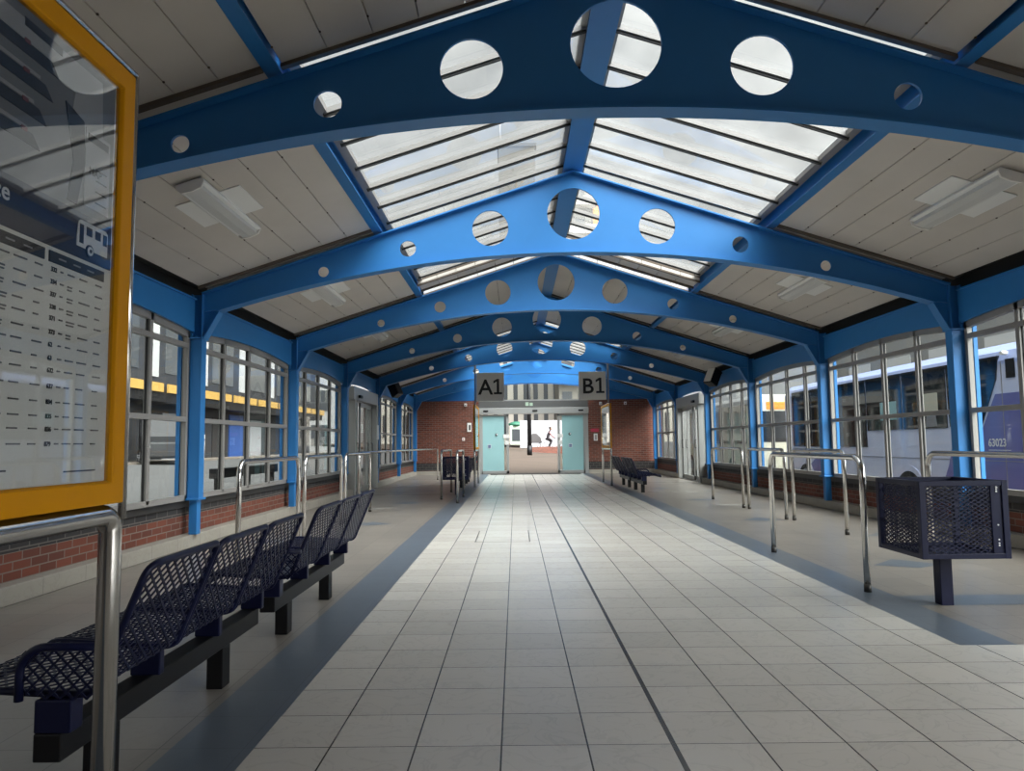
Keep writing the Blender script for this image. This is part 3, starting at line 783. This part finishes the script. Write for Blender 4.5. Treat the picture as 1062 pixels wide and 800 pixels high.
# ------------------------------------------------------------------ timetable boards
def poster_mesh(flip):
    """local frame: u along the board (0 = end away from camera ... ), built for x-facing +x at local x=0; y local 0..2.0, z world"""
    m = MB()
    def R(y0, y1, z0, z1, mt, d=.002): m.box(0, d, y0-.09, y1-.09, z0, z1, mt)
    def P(pts, mt, d=.003): m.prism([(a-.09, b) for a, b in pts], 'x', 0, d, mt)
    def T(txt, size, y, zz, mt, d=.004, off=0., al='LEFT'):
        # text reads along +y when seen from +x
        M = Matrix.Translation((d, y-.09, zz)) @ Matrix(((0, 0, 1, 0), (1, 0, 0, 0), (0, 1, 0, 0), (0, 0, 0, 1)))
        m.text(txt, size, M, mt, .0005, off, al)
    R(.16, 2.022, 1.10, 2.24, PAPER, .001)
    R(.16, 2.005, 1.815, 2.235, MAPG)
    # map: bus stands, road loop
    P([(.3, 2.20), (1.50, 2.20), (1.94, 2.205), (1.95, 2.03), (1.86, 1.99), (1.8, 2.03), (1.82, 2.12), (1.3, 2.13), (.3, 2.13)], MAPL, .003)
    for k, zz in enumerate((2.15, 2.08, 2.01, 1.94)):
        yb = 1.72-.02*k
        P([(.5, zz), (yb, zz), (yb+.03, zz-.03), (.5, zz-.03)], MAPD, .004)
        P([(.5, zz+.012), (yb-.02, zz+.012), (yb-.02, zz+.003), (.5, zz+.003)], MAPL, .004)
        for q in range(7):
            yy = .72+q*.15; R(yy, yy+.02, zz-.004, zz+.006, MAPR, .005)
    P([(1.78, 2.08), (1.86, 2.06), (1.87, 1.95), (1.84, 1.83), (1.80, 1.83), (1.82, 1.94)], MAPD, .0045)
    R(1.62, 1.76, 2.185, 2.205, MAPD, .004)
    R(1.87, 1.985, 1.84, 2.05, MAPL, .004); R(1.88, 1.975, 2.02, 2.04, MAPD, .005)
    T('MAP', .03, 1.885, 1.93, MAPD, .006)
    for q in range(4): R(1.92, 1.97, 1.86+q*.03, 1.863+q*.03, MAPD, .006)
    # navy band
    R(.16, 2.005, 1.695, 1.815, PNAVY, .003)
    T('Service', .058, 1.592, 1.755, PWHITE, .005, .0008, 'RIGHT')
    # bus pictogram
    P([(1.845, 1.725), (1.845, 1.745), (1.85, 1.79), (1.86, 1.797), (1.975, 1.797), (1.985, 1.79), (1.985, 1.725)], PWHITE, .005)
    R(1.855, 1.872, 1.735, 1.785, PNAVY, .006); R(1.885, 1.91, 1.762, 1.785, PNAVY, .006); R(1.925, 1.95, 1.762, 1.785, PNAVY, .006); R(1.962, 1.98, 1.755, 1.785, PNAVY, .006)
    m.cyl((.006, 1.900-.09, 1.722), 'x', .017, .003, PNAVY, 16); m.cyl((.007, 1.900-.09, 1.722), 'x', .012, .004, PWHITE, 16); m.cyl((.008, 1.900-.09, 1.722), 'x', .005, .005, PNAVY, 10)
    # table headers
    for a, b in ((1.74, 1.975), (1.49, 1.722), (1.24, 1.47), (.99, 1.22), (.74, .97), (.49, .72)): 
        R(a, b, 1.656, 1.684, MAPD, .004)
        for q in range(3): R(a+.035+q*.06, a+.065+q*.06, 1.668, 1.672, MAPL, .005)
    rnd = random.Random(3)
    nums = ['332', '334', '337', '338', '371', '373', '62', '63', '632', '637', '834', '835', '836', '879']
    zs = [1.640, 1.609, 1.578, 1.547, 1.519, 1.485, 1.454, 1.421, 1.391, 1.352, 1.314, 1.279, 1.248, 1.212]
    for cx in (1.74, 1.49, 1.24, .99, .74, .49):
        for k, zz in enumerate(zs):
            if cx > 1.7: T(nums[k], .016, cx+.008, zz-.006, INK, .003, .0004)
            else: R(cx+.01, cx+.035, zz-.004, zz+.004, INKL, .003)
            for off, w0 in ((.048, .014), (.078, .03), (.128, .04), (.20, .03)):
                w1 = w0*rnd.uniform(.6, 1.15); R(cx+off, cx+off+w1, zz-.0022, zz+.0016, INKL, .003)
                if off == .078 and k in (1, 2, 3, 4, 5): R(cx+off, cx+off+w1*.9, zz-.010, zz-.0065, INKL, .003)
    R(1.83, 1.965, 1.140, 1.144, MAPD, .003)
    R(1.40, 1.62, 1.150, 1.154, MAPD, .003)
    return m
def make_board():
    r = empty('timetable_board')       # local: y 0..2, faces +x, origin on floor at near-camera-left end
    pts = rounded([(-.03, .03, 0), (-.03, .03, 1.015), (-.03, 1.985, 1.015), (-.03, 1.985, 0)], .05, 5)
    MB().tube(pts, .03, CHROME, 16).build('hoop_stand', r)
    for y in (-.001, 1.999):
        MB().tube([(-.006, y, 1.0), (-.006, y, 2.305)], .0115, CHROME, 10).build('edge_post', r)
    m = MB(); m.tube([(-.006, -.001, 2.304), (-.006, 1.999, 2.304)], .0115, CHROME, 10); m.build('top_rail', r)
    m = MB()
    D0, D1 = -.06, .004
    def ring(y0, y1, z0, z1, w, sl):
        # mitred frame with an inner sloping face
        o = [(y0, z0), (y1, z0), (y1, z1), (y0, z1)]; i = [(y0+w, z0+w), (y1-w, z0+w), (y1-w, z1-w), (y0+w, z1-w)]; i2 = [(y0+w+sl, z0+w+sl), (y1-w-sl, z0+w+sl), (y1-w-sl, z1-w-sl), (y0+w+sl, z1-w-sl)]
        vs = [(D0, *p) for p in o]+[(D1, *p) for p in o]+[(D1, *p) for p in i]+[(-.006, *p) for p in i2]+[(D0, *p) for p in i2]
        fs = []
        for k in range(4):
            n = (k+1) % 4
            for a in range(4): fs.append((a*4+k, a*4+n, a*4+4+n, a*4+4+k))
            fs.append((16+k, 16+n, n, k))
        m.add(vs, fs, YEL)
    ring(0.012, 1.986, 1.047, 2.292, .058, .006)
    m.build('frame', r, bevel=.003)
    m = MB(); m.box(-.055, -.03, .03, 1.97, 1.07, 2.27, ALUD); m.build('back_panel', r)
    p = poster_mesh(False).build('poster', r, recalc=True); p.location = (-.018, 0, 0)
    m = MB(); m.box(-.008, -.006, .07, 1.928, 1.105, 2.235, GLASSB); m.build('glazing', r)
    return r
tb = make_board(); tb.location = (-1.87, .09, 0)
tag(tb, 'yellow framed timetable board filling the left foreground', 'timetable board', 'yellow timetable boards')
t2 = copy_tree(tb); t2.location = (-1.87, 20.36, 0); tag(t2, 'far left timetable board below the A1 sign, seen edge on', 'timetable board', 'yellow timetable boards')
t3 = copy_tree(tb); t3.location = (1.87, 22.38, 0); t3.rotation_euler = (0, 0, PI); tag(t3, 'far right timetable board below the B1 sign', 'timetable board', 'yellow timetable boards')

# platform signs
def sign(txt, x0, x1, xp, label):
    cx = (x0+x1)/2
    o = tag(empty('platform_sign', (xp, 20.36, 2.32)), label, 'sign')
    MB().tube([(0, 0, 0), (0, 0, 1.08)], .025, GMETAL, 12).build('pole', o)
    m = MB(); m.box(x0-xp, x1-xp, -.04, .04, .07, .86, SIGNG); m.build('panel', o, bevel=.006)
    m = MB(); M = Matrix.Translation((cx-xp, -.043, .255)) @ Matrix(((1, 0, 0, 0), (0, 0, -1, 0), (0, 1, 0, 0), (0, 0, 0, 1)))
    m.text(txt[0], .60, M @ Matrix.Translation((-.13, 0, 0)), INK, .002, .008, 'CENTER')
    m.curve([[(.10, 0), (.33, 0), (.33, .055), (.25, .055), (.25, .43), (.185, .43), (.09, .37), (.09, .305), (.182, .355), (.182, .055), (.10, .055)]], .004, M, INK)
    m.build('lettering', o)
sign('A1', -1.835, -1.06, -1.87, 'grey flag sign lettered A1 on a pole at left')
sign('B1', 1.03, 1.79, 1.85, 'grey flag sign lettered B1 on a pole at right')

# ------------------------------------------------------------------ outside: ground
def sheet(name, pts, m, label, cat, th=.2):
    q = MB(); n = len(pts)
    q.add([p for p in pts]+[(p[0], p[1], p[2]-th) for p in pts], [tuple(range(n)), tuple(range(2*n-1, n-1, -1))]+[(i, (i+1) % n, (i+1) % n+n, i+n) for i in range(n)], m)
    return tag(q.build(name), label, cat, kind='structure')
sheet('ground', [(4.95, -30, -.35), (60, -30, -.35), (60, 140, -.35), (4.95, 140, -.35)], ASPH, 'asphalt bus bay road to the right of the hall', 'road')
sheet('road', [(-5.0, -30, -.15), (-5.0, 29, -.15), (-19.3, 70, .38), (-19.3, -30, .38)], ASPH, 'sloping grey road to the left of the hall', 'road')
sheet('pavement', [(-19.3, -30, .46), (-19.3, 110, .46), (-60, 110, .46), (-60, -30, .46)], PAVE, 'pale pavement across the left road', 'pavement')
sheet('plaza', [(-5.0, 29.12, -.02), (4.95, 29.12, -.02), (4.95, 45, .33), (4.95, 140, 1.0), (-19.3, 140, 1.9), (-19.3, 70, 1.35), (-5, 45, .62)], PAVB, 'brown paved slope beyond the sliding doors', 'plaza')

# ------------------------------------------------------------------ buses
def wheel(p, y, r, x, z):
    m = MB(); m.cyl((x, y, z), 'x', r, .28, TYRE, 28); o = m.build('wheel', p, bevel=.02)
    m = MB(); m.cyl((x-.145, y, z), 'x', r*.58, .02, GMETAL, 20); m.cyl((x-.16, y, z), 'x', r*.2, .03, GMETAL, 12); m.build('hub', o)
def bus(name, label, X, y0, y1, zg, h, body, roofc, second):
    W = 2.5
    o = tag(empty(name, (X, y0, zg)), label, 'bus')
    L = y1-y0
    prof = [(0, .28), (W, .28), (W, h-.30), (W-.06, h-.14), (W-.22, h), (.22, h), (.06, h-.14), (0, h-.30)]
    m = MB(); m.prism(prof, 'y', 0, L, body); m.build('body', o, bevel=.06, seg=3)
    m = MB(); m.prism([(-.004, h-.36), (W+.004, h-.36), (W+.004, h-.30), (W-.055, h-.135), (W-.22, h+.006), (.22, h+.006), (.055, h-.135), (-.004, h-.30)], 'y', .06, L-.06, roofc); m.build('roof', o)
    return o
def panel(o, nm, polyYZ, m, x0=-.012, x1=.02):
    return MB().prism(polyYZ, 'x', x0, x1, m).build(nm, o)
X = 7.5; Y0 = 10.9; ZG = -.35
B = bus('bus', 'lavender and purple bus numbered 63023 parked outside the right windows', X, Y0, 22.4, ZG, 3.16, LAV, VIO, False)
def yz(y, zz): return (y-Y0, zz-ZG)
panel(B, 'rear_swoop', [yz(10.96, .02), yz(14.4, .02), yz(13.0, .75), yz(12.95, 1.35), yz(12.55, 1.95), yz(10.96, 1.95)], PUR, -.008)
panel(B, 'front_swoop', [yz(19.2, .02), yz(21.6, .02), yz(19.9, .85), yz(19.2, 1.0)], PUR, -.008)
panel(B, 'middle_swoop', [yz(14.4, .02), yz(14.0, .7), yz(13.75, 1.35), yz(13.3, .9), yz(13.3, .02)], PUR, -.010)
panel(B, 'rear_side_window', [yz(13.9, 1.42), yz(13.95, 2.60), yz(12.42, 2.60), yz(12.50, 2.2), yz(12.95, 1.42)], BGLASS, -.016)
for k, (a, b, zl) in enumerate(((13.98, 15.55, 1.40), (15.60, 17.15, 1.40), (17.20, 18.75, 1.02), (18.80, 20.35, 1.02), (20.40, 21.75, 1.02))):
    q = panel(B, 'side_window', [yz(a, zl), yz(b, zl), yz(b, 2.60), yz(a, 2.60)], BGLASS, -.016)
panel(B, 'window_poster', [yz(15.8, 1.62), yz(16.5, 1.62), yz(16.5, 2.02), yz(15.8, 2.02)], TEAL, -.020)
panel(B, 'window_notice', [yz(14.25, 1.72), yz(14.75, 1.72), yz(14.75, 2.1), yz(14.25, 2.1)], CREAM, -.020)
panel(B, 'seat_glimpse', [yz(14.3, 1.44), yz(14.7, 1.44), yz(14.65, 1.68), yz(14.35, 1.68)], GMETAL, -.020)
panel(B, 'skirt_seam', [yz(10.98, .80), yz(22.2, .80), yz(22.2, .812), yz(10.98, .812)], GMETAL, -.009, .0)
for yy in (12.36, 13.35): panel(B, 'panel_seam', [yz(yy, .05), yz(yy+.012, .05), yz(yy+.012, 2.5), yz(yy, 2.5)], GMETAL, -.0125, .0)
panel(B, 'vent_grille', [yz(12.02, 2.2), yz(12.24, 2.2), yz(12.24, 2.52), yz(12.02, 2.52)], BLACK, -.012)
m = MB(); m.cyl((-.05, 12.2-Y0, 2.62-ZG), 'x', .035, .10, WHITE, 14); m.build('camera_pod', B)
m = MB(); M = Matrix.Translation((-.014, 12.80-Y0, 1.055-ZG)) @ Matrix(((0, 0, -1, 0), (-1, 0, 0, 0), (0, 1, 0, 0), (0, 0, 0, 1)))
m.text('63023', .19, M, PWHITE, .002, .003); m.build('fleet_number', B)
panel(B, 'underline', [yz(12.23, .985), yz(12.80, .985), yz(12.80, .995), yz(12.23, .995)], PWHITE, -.013, 0)
for yw in (15.45, 20.9):
    m = MB(); m.prism([(yw-Y0+.62*math.cos(a*PI/18), .38+.62*math.sin(a*PI/18)) for a in range(0, 19)], 'x', -.012, .02, LAV)
    m.prism([(yw-Y0+.54*math.cos(a*PI/18), .34+.54*math.sin(a*PI/18)) for a in range(0, 19)], 'x', -.016, .02, DARK)
    m.build('wheel_arch', B)
    wheel(B, yw-Y0, .48, .13, .48); wheel(B, yw-Y0, .48, 2.36, .48)
B2 = bus('bus', 'cream bus with orange display waiting beyond the lavender bus', 7.2, 24.6, 35.5, ZG, 3.1, CREAM, PALE, True)
Y0 = 24.6
for a in (25.2, 27.2, 29.2, 31.2, 33.2): panel(B2, 'side_window', [yz(a, 1.1), yz(a+1.8, 1.1), yz(a+1.8, 2.45), yz(a, 2.45)], BGLASS, -.016)
m = MB(); m.box(.15, 2.35, -.015, .02, 1.2-ZG-.05, 2.2-ZG, BGLASS); m.build('windscreen', B2, bevel=.01)
m = MB(); m.box(.5, 2.0, -.02, .02, 2.25-ZG, 2.5-ZG, ORANGE); m.build('destination_display', B2, bevel=.01)
for yw in (2.4, 8.6): wheel(B2, yw, .48, .13, .48); wheel(B2, yw, .48, 2.36, .48)

# ------------------------------------------------------------------ left street: depot, van, bollards
dep = tag(empty('depot_building', (-22.2, 0, .4)), 'dark depot building with yellow canopy band across the left road', 'building')
m = MB(); m.box(-10, 0, 10, 76, 0, 3.4, DCLAD); m.build('ground_floor', dep)
m = MB(); m.box(-10, .6, 10, 76, 4.25, 9.5, DCLAD); m.build('upper_floor', dep)
m = MB(); m.box(-10, 1.3, 10, 76, 3.4, 4.25, BLACK); m.build('canopy', dep)
y = 12.
while y < 75:
    m = MB(); m.box(1.3, 1.42, y, y+4.4, 3.95, 4.45, YFAS); m.build('yellow_fascia', dep); y += 5.
for k in range(9):
    y = 14+k*6.8
    m = MB(); m.box(.6, .66, y, y+1.1, 4.9, 9.0, PALE); m.build('pale_panel', dep)
    m = MB(); m.box(.6, .64, y+1.9, y+5.6, 5.2, 8.6, WIN); m.build('upper_window', dep)
for k in range(8):
    y = 15+k*7.3
    m = MB(); m.box(0, .05, y, y+2.6, 0, 2.9, DARK if k % 2 else GMETAL); m.build('shutter', dep)
m = MB(); m.box(0, .08, 54.5, 57.2, 0, 3.2, BDOOR); m.build('blue_door', dep)
def office(name, label, x0, x1, y0, y1, zb, zt, wallm, winm, nx, nz, side='y', z0=None, bw=.6, cat='building', hh=.6):
    o = tag(empty(name, ((x0+x1)/2, (y0+y1)/2, zb)), label, cat)
    cx, cy = (x0+x1)/2, (y0+y1)/2
    m = MB(); m.box(x0-cx, x1-cx, y0-cy, y1-cy, 0, zt-zb, wallm); m.build('walls', o)
    m = MB(); m.box(x0-cx-.2, x1-cx+.2, y0-cy-.2, y1-cy+.2, zt-zb, zt-zb+.4, wallm); m.build('roof', o)
    H = zt-zb; hz = H/nz
    for r in range(nz):
        for k in range(nx):
            za = r*hz+hz*(1-hh)/2; zb_ = za+hz*hh
            m = MB()
            if side == 'y':
                wv = (x1-x0)/nx; a = x0-cx+k*wv+wv*(1-bw)/2; m.box(a, a+wv*bw, y0-cy-.06, y0-cy+.02, za, zb_, winm)
            elif side == '+x':
                wv = (y1-y0)/nx; a = y0-cy+k*wv+wv*(1-bw)/2; m.box(x1-cx-.02, x1-cx+.06, a, a+wv*bw, za, zb_, winm)
            else:
                wv = (y1-y0)/nx; a = y0-cy+k*wv+wv*(1-bw)/2; m.box(x0-cx-.06, x0-cx+.02, a, a+wv*bw, za, zb_, winm)
            m.build('window', o)
    return o
office('office_block', 'pale office block far up the left road', -48, -21, 82, 100, .4, 16, PALE, WIN, 8, 4, 'y')
office('terrace_building', 'white terrace with tall windows beyond the sliding doors', -16, 18, 82, 89.5, 1.2, 13.5, OFFW, WIN, 30, 3, 'y', bw=.42, hh=.60)
office('station_office', 'pale panelled building behind the parked buses', 24, 40, 8, 60, -.35, 11, PALE, PWHITE, 10, 3, '-x')
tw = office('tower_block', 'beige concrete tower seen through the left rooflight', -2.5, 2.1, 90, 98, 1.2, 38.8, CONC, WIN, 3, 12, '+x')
m = MB(); m.tube([(-2.1, -3.8, 37.8), (-2.1, -3.8, 41.5)], .09, GMETAL, 8); m.build('antenna', tw)
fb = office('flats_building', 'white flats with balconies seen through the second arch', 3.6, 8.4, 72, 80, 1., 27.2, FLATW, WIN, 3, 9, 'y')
for k in range(9):
    m = MB(); m.box(-2.4, 1.6, -5.2, -4.0, 2.9*k+.6, 2.9*k+1.5, OFFW); m.build('balcony', fb)
m = MB(); m.box(1.3, 1.9, -4.2, -4.0, 19.5, 26, ORANGE); m.build('orange_panel', fb)

van = tag(empty('van', (-18.1, 36.0, .30), .5), 'black van parked at the kerb across the left road', 'van')
m = MB(); m.prism([(-.05, .35), (0, 1.15), (.75, 1.45), (1.35, 2.35), (5.2, 2.5), (5.3, .35)], 'x', -1.0, 1.0, VANB); m.build('body', van, bevel=.08, seg=3)
m = MB(); m.add([(-.85, .80, 1.49), (.85, .80, 1.49), (.8, 1.33, 2.27), (-.8, 1.33, 2.27), (-.85, .78, 1.47), (.85, .78, 1.47), (.8, 1.31, 2.29), (-.8, 1.31, 2.29)], [(0, 1, 2, 3), (4, 5, 6, 7), (0, 1, 5, 4), (2, 3, 7, 6)], VANG); m.build('windscreen', van)
for s in (-1, 1):
    m = MB(); m.cyl((s*.72, -.04, .92), 'y', .13, .08, PWHITE, 16); m.build('headlight', van, bevel=.02)
    for yy in (.95, 4.3):
        m = MB(); m.cyl((s*.93, yy, .36), 'x', .36, .24, TYRE, 20); m.cyl((s*1.06, yy, .36), 'x', .2, .03, GMETAL, 14); m.build('wheel', van)
    m = MB(); m.box(s*1.0-.01, s*1.0+.02, 1.5, 2.5, 1.5, 2.15, WIN); m.build('side_window', van)
m = MB(); m.box(-.6, .6, -.08, .0, .45, .7, DARK); m.build('grille', van, bevel=.02)
for k, (x, y, lb) in enumerate(((-20.3, 45.5, 'white bollard by the left kerb near the black van'), (-19.8, 63, 'white bollard farther along the left kerb'))):
    zb = .46
    o = tag(empty('bollard', (x, y, zb)), lb, 'bollard')
    m = MB(); m.tube([(0, 0, 0), (0, 0, 1.5), (0, 0, 1.56)], .16, WHITE, 14, rr=[.16, .16, .08]); m.build('shaft', o)
    m = MB(); m.cyl((0, 0, 1.2), 'z', .165, .15, GMETAL, 14); m.build('band', o)
ob = tag(empty('street_bench', (-6.0, 14.3, -.13)), 'dark low rail bench outside the left windows', 'bench')
m = MB(); m.box(-.08, .08, -1.6, 1.6, .78, .95, BLACK); m.build('rail', ob, bevel=.01)
for yy in (-1.4, 0, 1.4):
    m = MB(); m.box(-.05, .05, yy-.05, yy+.05, 0, .78, BLACK); m.build('leg', ob)

# ------------------------------------------------------------------ beyond the sliding doors
lp = tag(empty('lamp_post', (.10, 45, .45)), 'black lamp post standing beyond the open doors', 'lamp post')
m = MB(); m.tube([(0, 0, 0), (0, 0, 6.2)], .12, BLACK, 14, rr=[.14, .10]); m.build('post', lp)
m = MB(); m.cyl((0, 0, .3), 'z', .16, .6, BLACK, 14); m.build('base', lp)
m = MB(); m.tube([(0, 0, 6.2), (0, 0, 6.3), (0, 0, 6.6), (0, 0, 6.75)], .3, BLACK, 14, rr=[.1, .3, .22, .03]); m.build('lantern', lp)
kk = tag(empty('kiosk', (-.70, 62, 1.1)), 'small kiosk with a green roof left of the lamp post', 'kiosk')
m = MB(); m.box(-.5, .5, -.5, .5, 0, 1.6, PGREEN); m.build('walls', kk, bevel=.02)
m = MB(); m.tube([(0, 0, 1.6), (0, 0, 1.75), (0, 0, 1.95)], .7, GREEN, 4, rr=[.82, .80, .2]); m.build('roof', kk)
m = MB(); m.box(-.35, .35, -.53, -.5, .3, 1.3, WIN); m.build('hatch', kk)
hd = tag(empty('hoarding', (1.3, 56.5, .75)), 'white site hoarding behind the cyclist beyond the doors', 'hoarding')
m = MB(); m.box(-1.7, 2.6, 0, .12, .1, 2.2, HOARD); m.build('panels', hd)
for x in (-1.5, 0, 1.5): 
    m = MB(); m.box(x-.04, x+.04, .12, .22, 0, 2.15, GMETAL); m.build('post', hd)
bw = MB(); bw.prism([(.2, .6), (4.4, .35), (4.4, .95), (.2, .95)], 'y', 50.2, 50.5, BRICK)
tag(bw.build('garden_wall'), 'low brick wall in front of the white hoarding', 'wall', kind='structure')
ct = tag(empty('market_cart', (.62, 53.3, .66)), 'grey covered cart left of the cyclist', 'cart')
m = MB(); m.prism([(-.55, .55), (.55, .55), (.45, .95), (.15, 1.25), (-.15, 1.25), (-.35, .95)], 'y', -.3, .3, CARTG); m.build('cover', ct, bevel=.04)
for x in (-.4, .4):
    m = MB(); m.tube([(x, 0, 0), (x, 0, .56)], .035, CARTG, 8); m.build('leg', ct)

# cyclist
bk = tag(empty('bicycle', (1.66, 52.2, .60)), 'thin framed bicycle ridden across in front of the hoarding', 'bicycle')
for x in (-.52, .52):
    m = MB(); m.tube([(x+.33*math.cos(a*PI/12), 0, .34+.33*math.sin(a*PI/12)) for a in range(24)], .018, TYRE, 6, closed=True)
    for a in range(6): m.tube([(x, 0, .34), (x+.33*math.cos(a*PI/3), 0, .34+.33*math.sin(a*PI/3))], .004, GMETAL, 4)
    m.build('wheel', bk)
m = MB()
for a, b in (((-.52, 0, .34), (-.15, 0, .78)), ((-.15, 0, .78), (.38, 0, .80)), ((-.05, 0, .36), (.38, 0, .78)), ((-.05, 0, .36), (-.15, 0, .86)), ((-.52, 0, .34), (-.05, 0, .36)), ((.38, 0, .86), (.52, 0, .34))): m.tube([a, b], .018, GMETAL, 8)
m.build('frame', bk)
m = MB(); m.tube([(.38, -.26, .92), (.36, 0, .96), (.38, .26, .92)], .016, BLACK, 8); m.build('handlebar', bk)
m = MB(); m.tube([(-.30, 0, .88), (-.16, 0, .90), (-.02, 0, .88)], .06, BLACK, 8, rr=[.08, .06, .03]); m.build('saddle', bk)
def person(loc):
    o = bpy.data.meshes.new('person')
    V = [(-.16, 0, .98), (-.08, 0, 1.18), (.02, 0, 1.38), (.05, 0, 1.47), (.07, 0, 1.55), (.10, 0, 1.64), (.10, 0, 1.72),
         (.03, -.17, 1.38), (.16, -.2, 1.16), (.36, -.2, .98), (.41, -.2, .96), (.03, .17, 1.38), (.16, .2, 1.16), (.36, .2, .98), (.41, .2, .96),
         (-.14, -.09, .94), (.18, -.10, .78), (.02, -.10, .40), (.0, -.10, .32), (.13, -.10, .28),
         (-.14, .09, .94), (.12, .10, .68), (-.10, .10, .30), (-.12, .10, .22), (.01, .10, .18)]
    E = [(0, 1), (1, 2), (2, 3), (3, 4), (4, 5), (5, 6), (2, 7), (7, 8), (8, 9), (9, 10), (2, 11), (11, 12), (12, 13), (13, 14), (0, 15), (15, 16), (16, 17), (17, 18), (18, 19), (0, 20), (20, 21), (21, 22), (22, 23), (23, 24)]
    Rr = [.15, .14, .16, .07, .06, .095, .07, .07, .05, .04, .04, .07, .05, .04, .04, .10, .075, .05, .045, .04, .10, .075, .05, .045, .04]
    o.from_pydata(V, E, []); ob = bpy.data.objects.new('person', o); COL.objects.link(ob); ob.location = loc
    sm = ob.modifiers.new('skin', 'SKIN'); 
    for sv, r in zip(o.skin_vertices[0].data, Rr): sv.radius = (r, r)
    o.skin_vertices[0].data[0].use_root = True
    ob.modifiers.new('sub', 'SUBSURF').levels = 2; ob.modifiers['sub'].render_levels = 2
    o.materials.append(CLOTH)
    for sf in (sm,): sf.use_smooth_shade = True
    # head skin and hair over the continuous body
    m = MB(); m.tube([(.10, 0, 1.54), (.105, 0, 1.58), (.11, 0, 1.64), (.11, 0, 1.70), (.10, 0, 1.735)], .1, SKIN, 14, rr=[.055, .09, .105, .09, .03]); m.build('face', ob)
    m = MB(); m.tube([(.06, 0, 1.58), (.07, 0, 1.65), (.08, 0, 1.73), (.09, 0, 1.765)], .1, HAIR, 14, rr=[.07, .115, .10, .03]); m.build('hair', ob)
    m = MB()
    for s in (-1, 1): m.tube([(.03, s*.17, 1.39), (.16, s*.2, 1.16), (.33, s*.2, 1.0)], .07, PINKC, 10, rr=[.085, .065, .055])
    m.build('sleeves', ob)
    return tag(ob, 'person in dark clothes with pink sleeves leaning over a bicycle', 'person')
person((1.66, 52.2, .60))

# ------------------------------------------------------------------ sky and sun
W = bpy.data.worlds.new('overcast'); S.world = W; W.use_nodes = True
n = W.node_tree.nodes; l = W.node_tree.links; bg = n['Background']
tc = n.new('ShaderNodeTexCoord')
nz = n.new('ShaderNodeTexNoise'); nz.inputs['Scale'].default_value = 2.2; nz.inputs['Detail'].default_value = 6; nz.inputs['Distortion'].default_value = .4
mp = n.new('ShaderNodeMapping'); mp.inputs['Scale'].default_value = (1, 1, 2.5)
l.new(tc.outputs['Generated'], mp.inputs[0]); l.new(mp.outputs[0], nz.inputs['Vector'])
cr = n.new('ShaderNodeValToRGB'); cr.color_ramp.elements[0].position = .3; cr.color_ramp.elements[1].position = .75
cr.color_ramp.elements[0].color = (.72, .76, .80, 1); cr.color_ramp.elements[1].color = (1, .985, .96, 1)
l.new(nz.outputs['Fac'], cr.inputs[0]); l.new(cr.outputs[0], bg.inputs['Color'])
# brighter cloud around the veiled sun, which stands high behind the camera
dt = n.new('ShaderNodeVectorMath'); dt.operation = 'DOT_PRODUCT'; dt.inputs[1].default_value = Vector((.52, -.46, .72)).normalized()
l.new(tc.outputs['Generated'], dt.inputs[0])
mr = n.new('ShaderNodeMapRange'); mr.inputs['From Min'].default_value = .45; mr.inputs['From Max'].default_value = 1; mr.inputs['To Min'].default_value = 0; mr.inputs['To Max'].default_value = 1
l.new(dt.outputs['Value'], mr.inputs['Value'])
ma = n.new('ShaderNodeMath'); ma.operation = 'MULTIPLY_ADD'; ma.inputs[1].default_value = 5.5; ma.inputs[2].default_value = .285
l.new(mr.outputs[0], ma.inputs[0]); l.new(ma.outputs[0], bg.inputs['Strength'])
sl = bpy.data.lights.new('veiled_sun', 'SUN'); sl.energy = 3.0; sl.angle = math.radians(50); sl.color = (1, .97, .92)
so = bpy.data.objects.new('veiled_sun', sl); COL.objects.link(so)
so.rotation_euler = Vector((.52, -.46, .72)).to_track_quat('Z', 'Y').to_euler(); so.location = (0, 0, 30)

# ------------------------------------------------------------------ camera
cam = bpy.data.cameras.new('camera'); co = bpy.data.objects.new('camera', cam); COL.objects.link(co)
yaw, pitch, roll, fpx = -.0040734, .0793253, -.0115009, 756.48
cy, sy, cp, sp = math.cos(yaw), math.sin(yaw), math.cos(pitch), math.sin(pitch)
fw = Vector((sy*cp, cy*cp, sp)); rt = Vector((cy, -sy, 0)); up = rt.cross(fw)
r2 = rt*math.cos(roll)+up*math.sin(roll); u2 = -rt*math.sin(roll)+up*math.cos(roll)
M = Matrix((r2, u2, -fw)).transposed().to_4x4(); M.translation = (-.755, 0, 1.2)
co.matrix_world = M
cam.sensor_fit = 'HORIZONTAL'; cam.sensor_width = 36; cam.lens = 36*fpx/1062; cam.clip_start = .02; cam.clip_end = 500
S.camera = co
S.view_settings.view_transform = 'Standard'; S.view_settings.look = 'None'; S.view_settings.gamma = 1; S.view_settings.use_curve_mapping = False
S.view_settings.exposure = 1.4
S.cycles.max_bounces = 10; S.cycles.transparent_max_bounces = 24; S.cycles.diffuse_bounces = 6; S.cycles.caustics_reflective = False; S.cycles.caustics_refractive = False
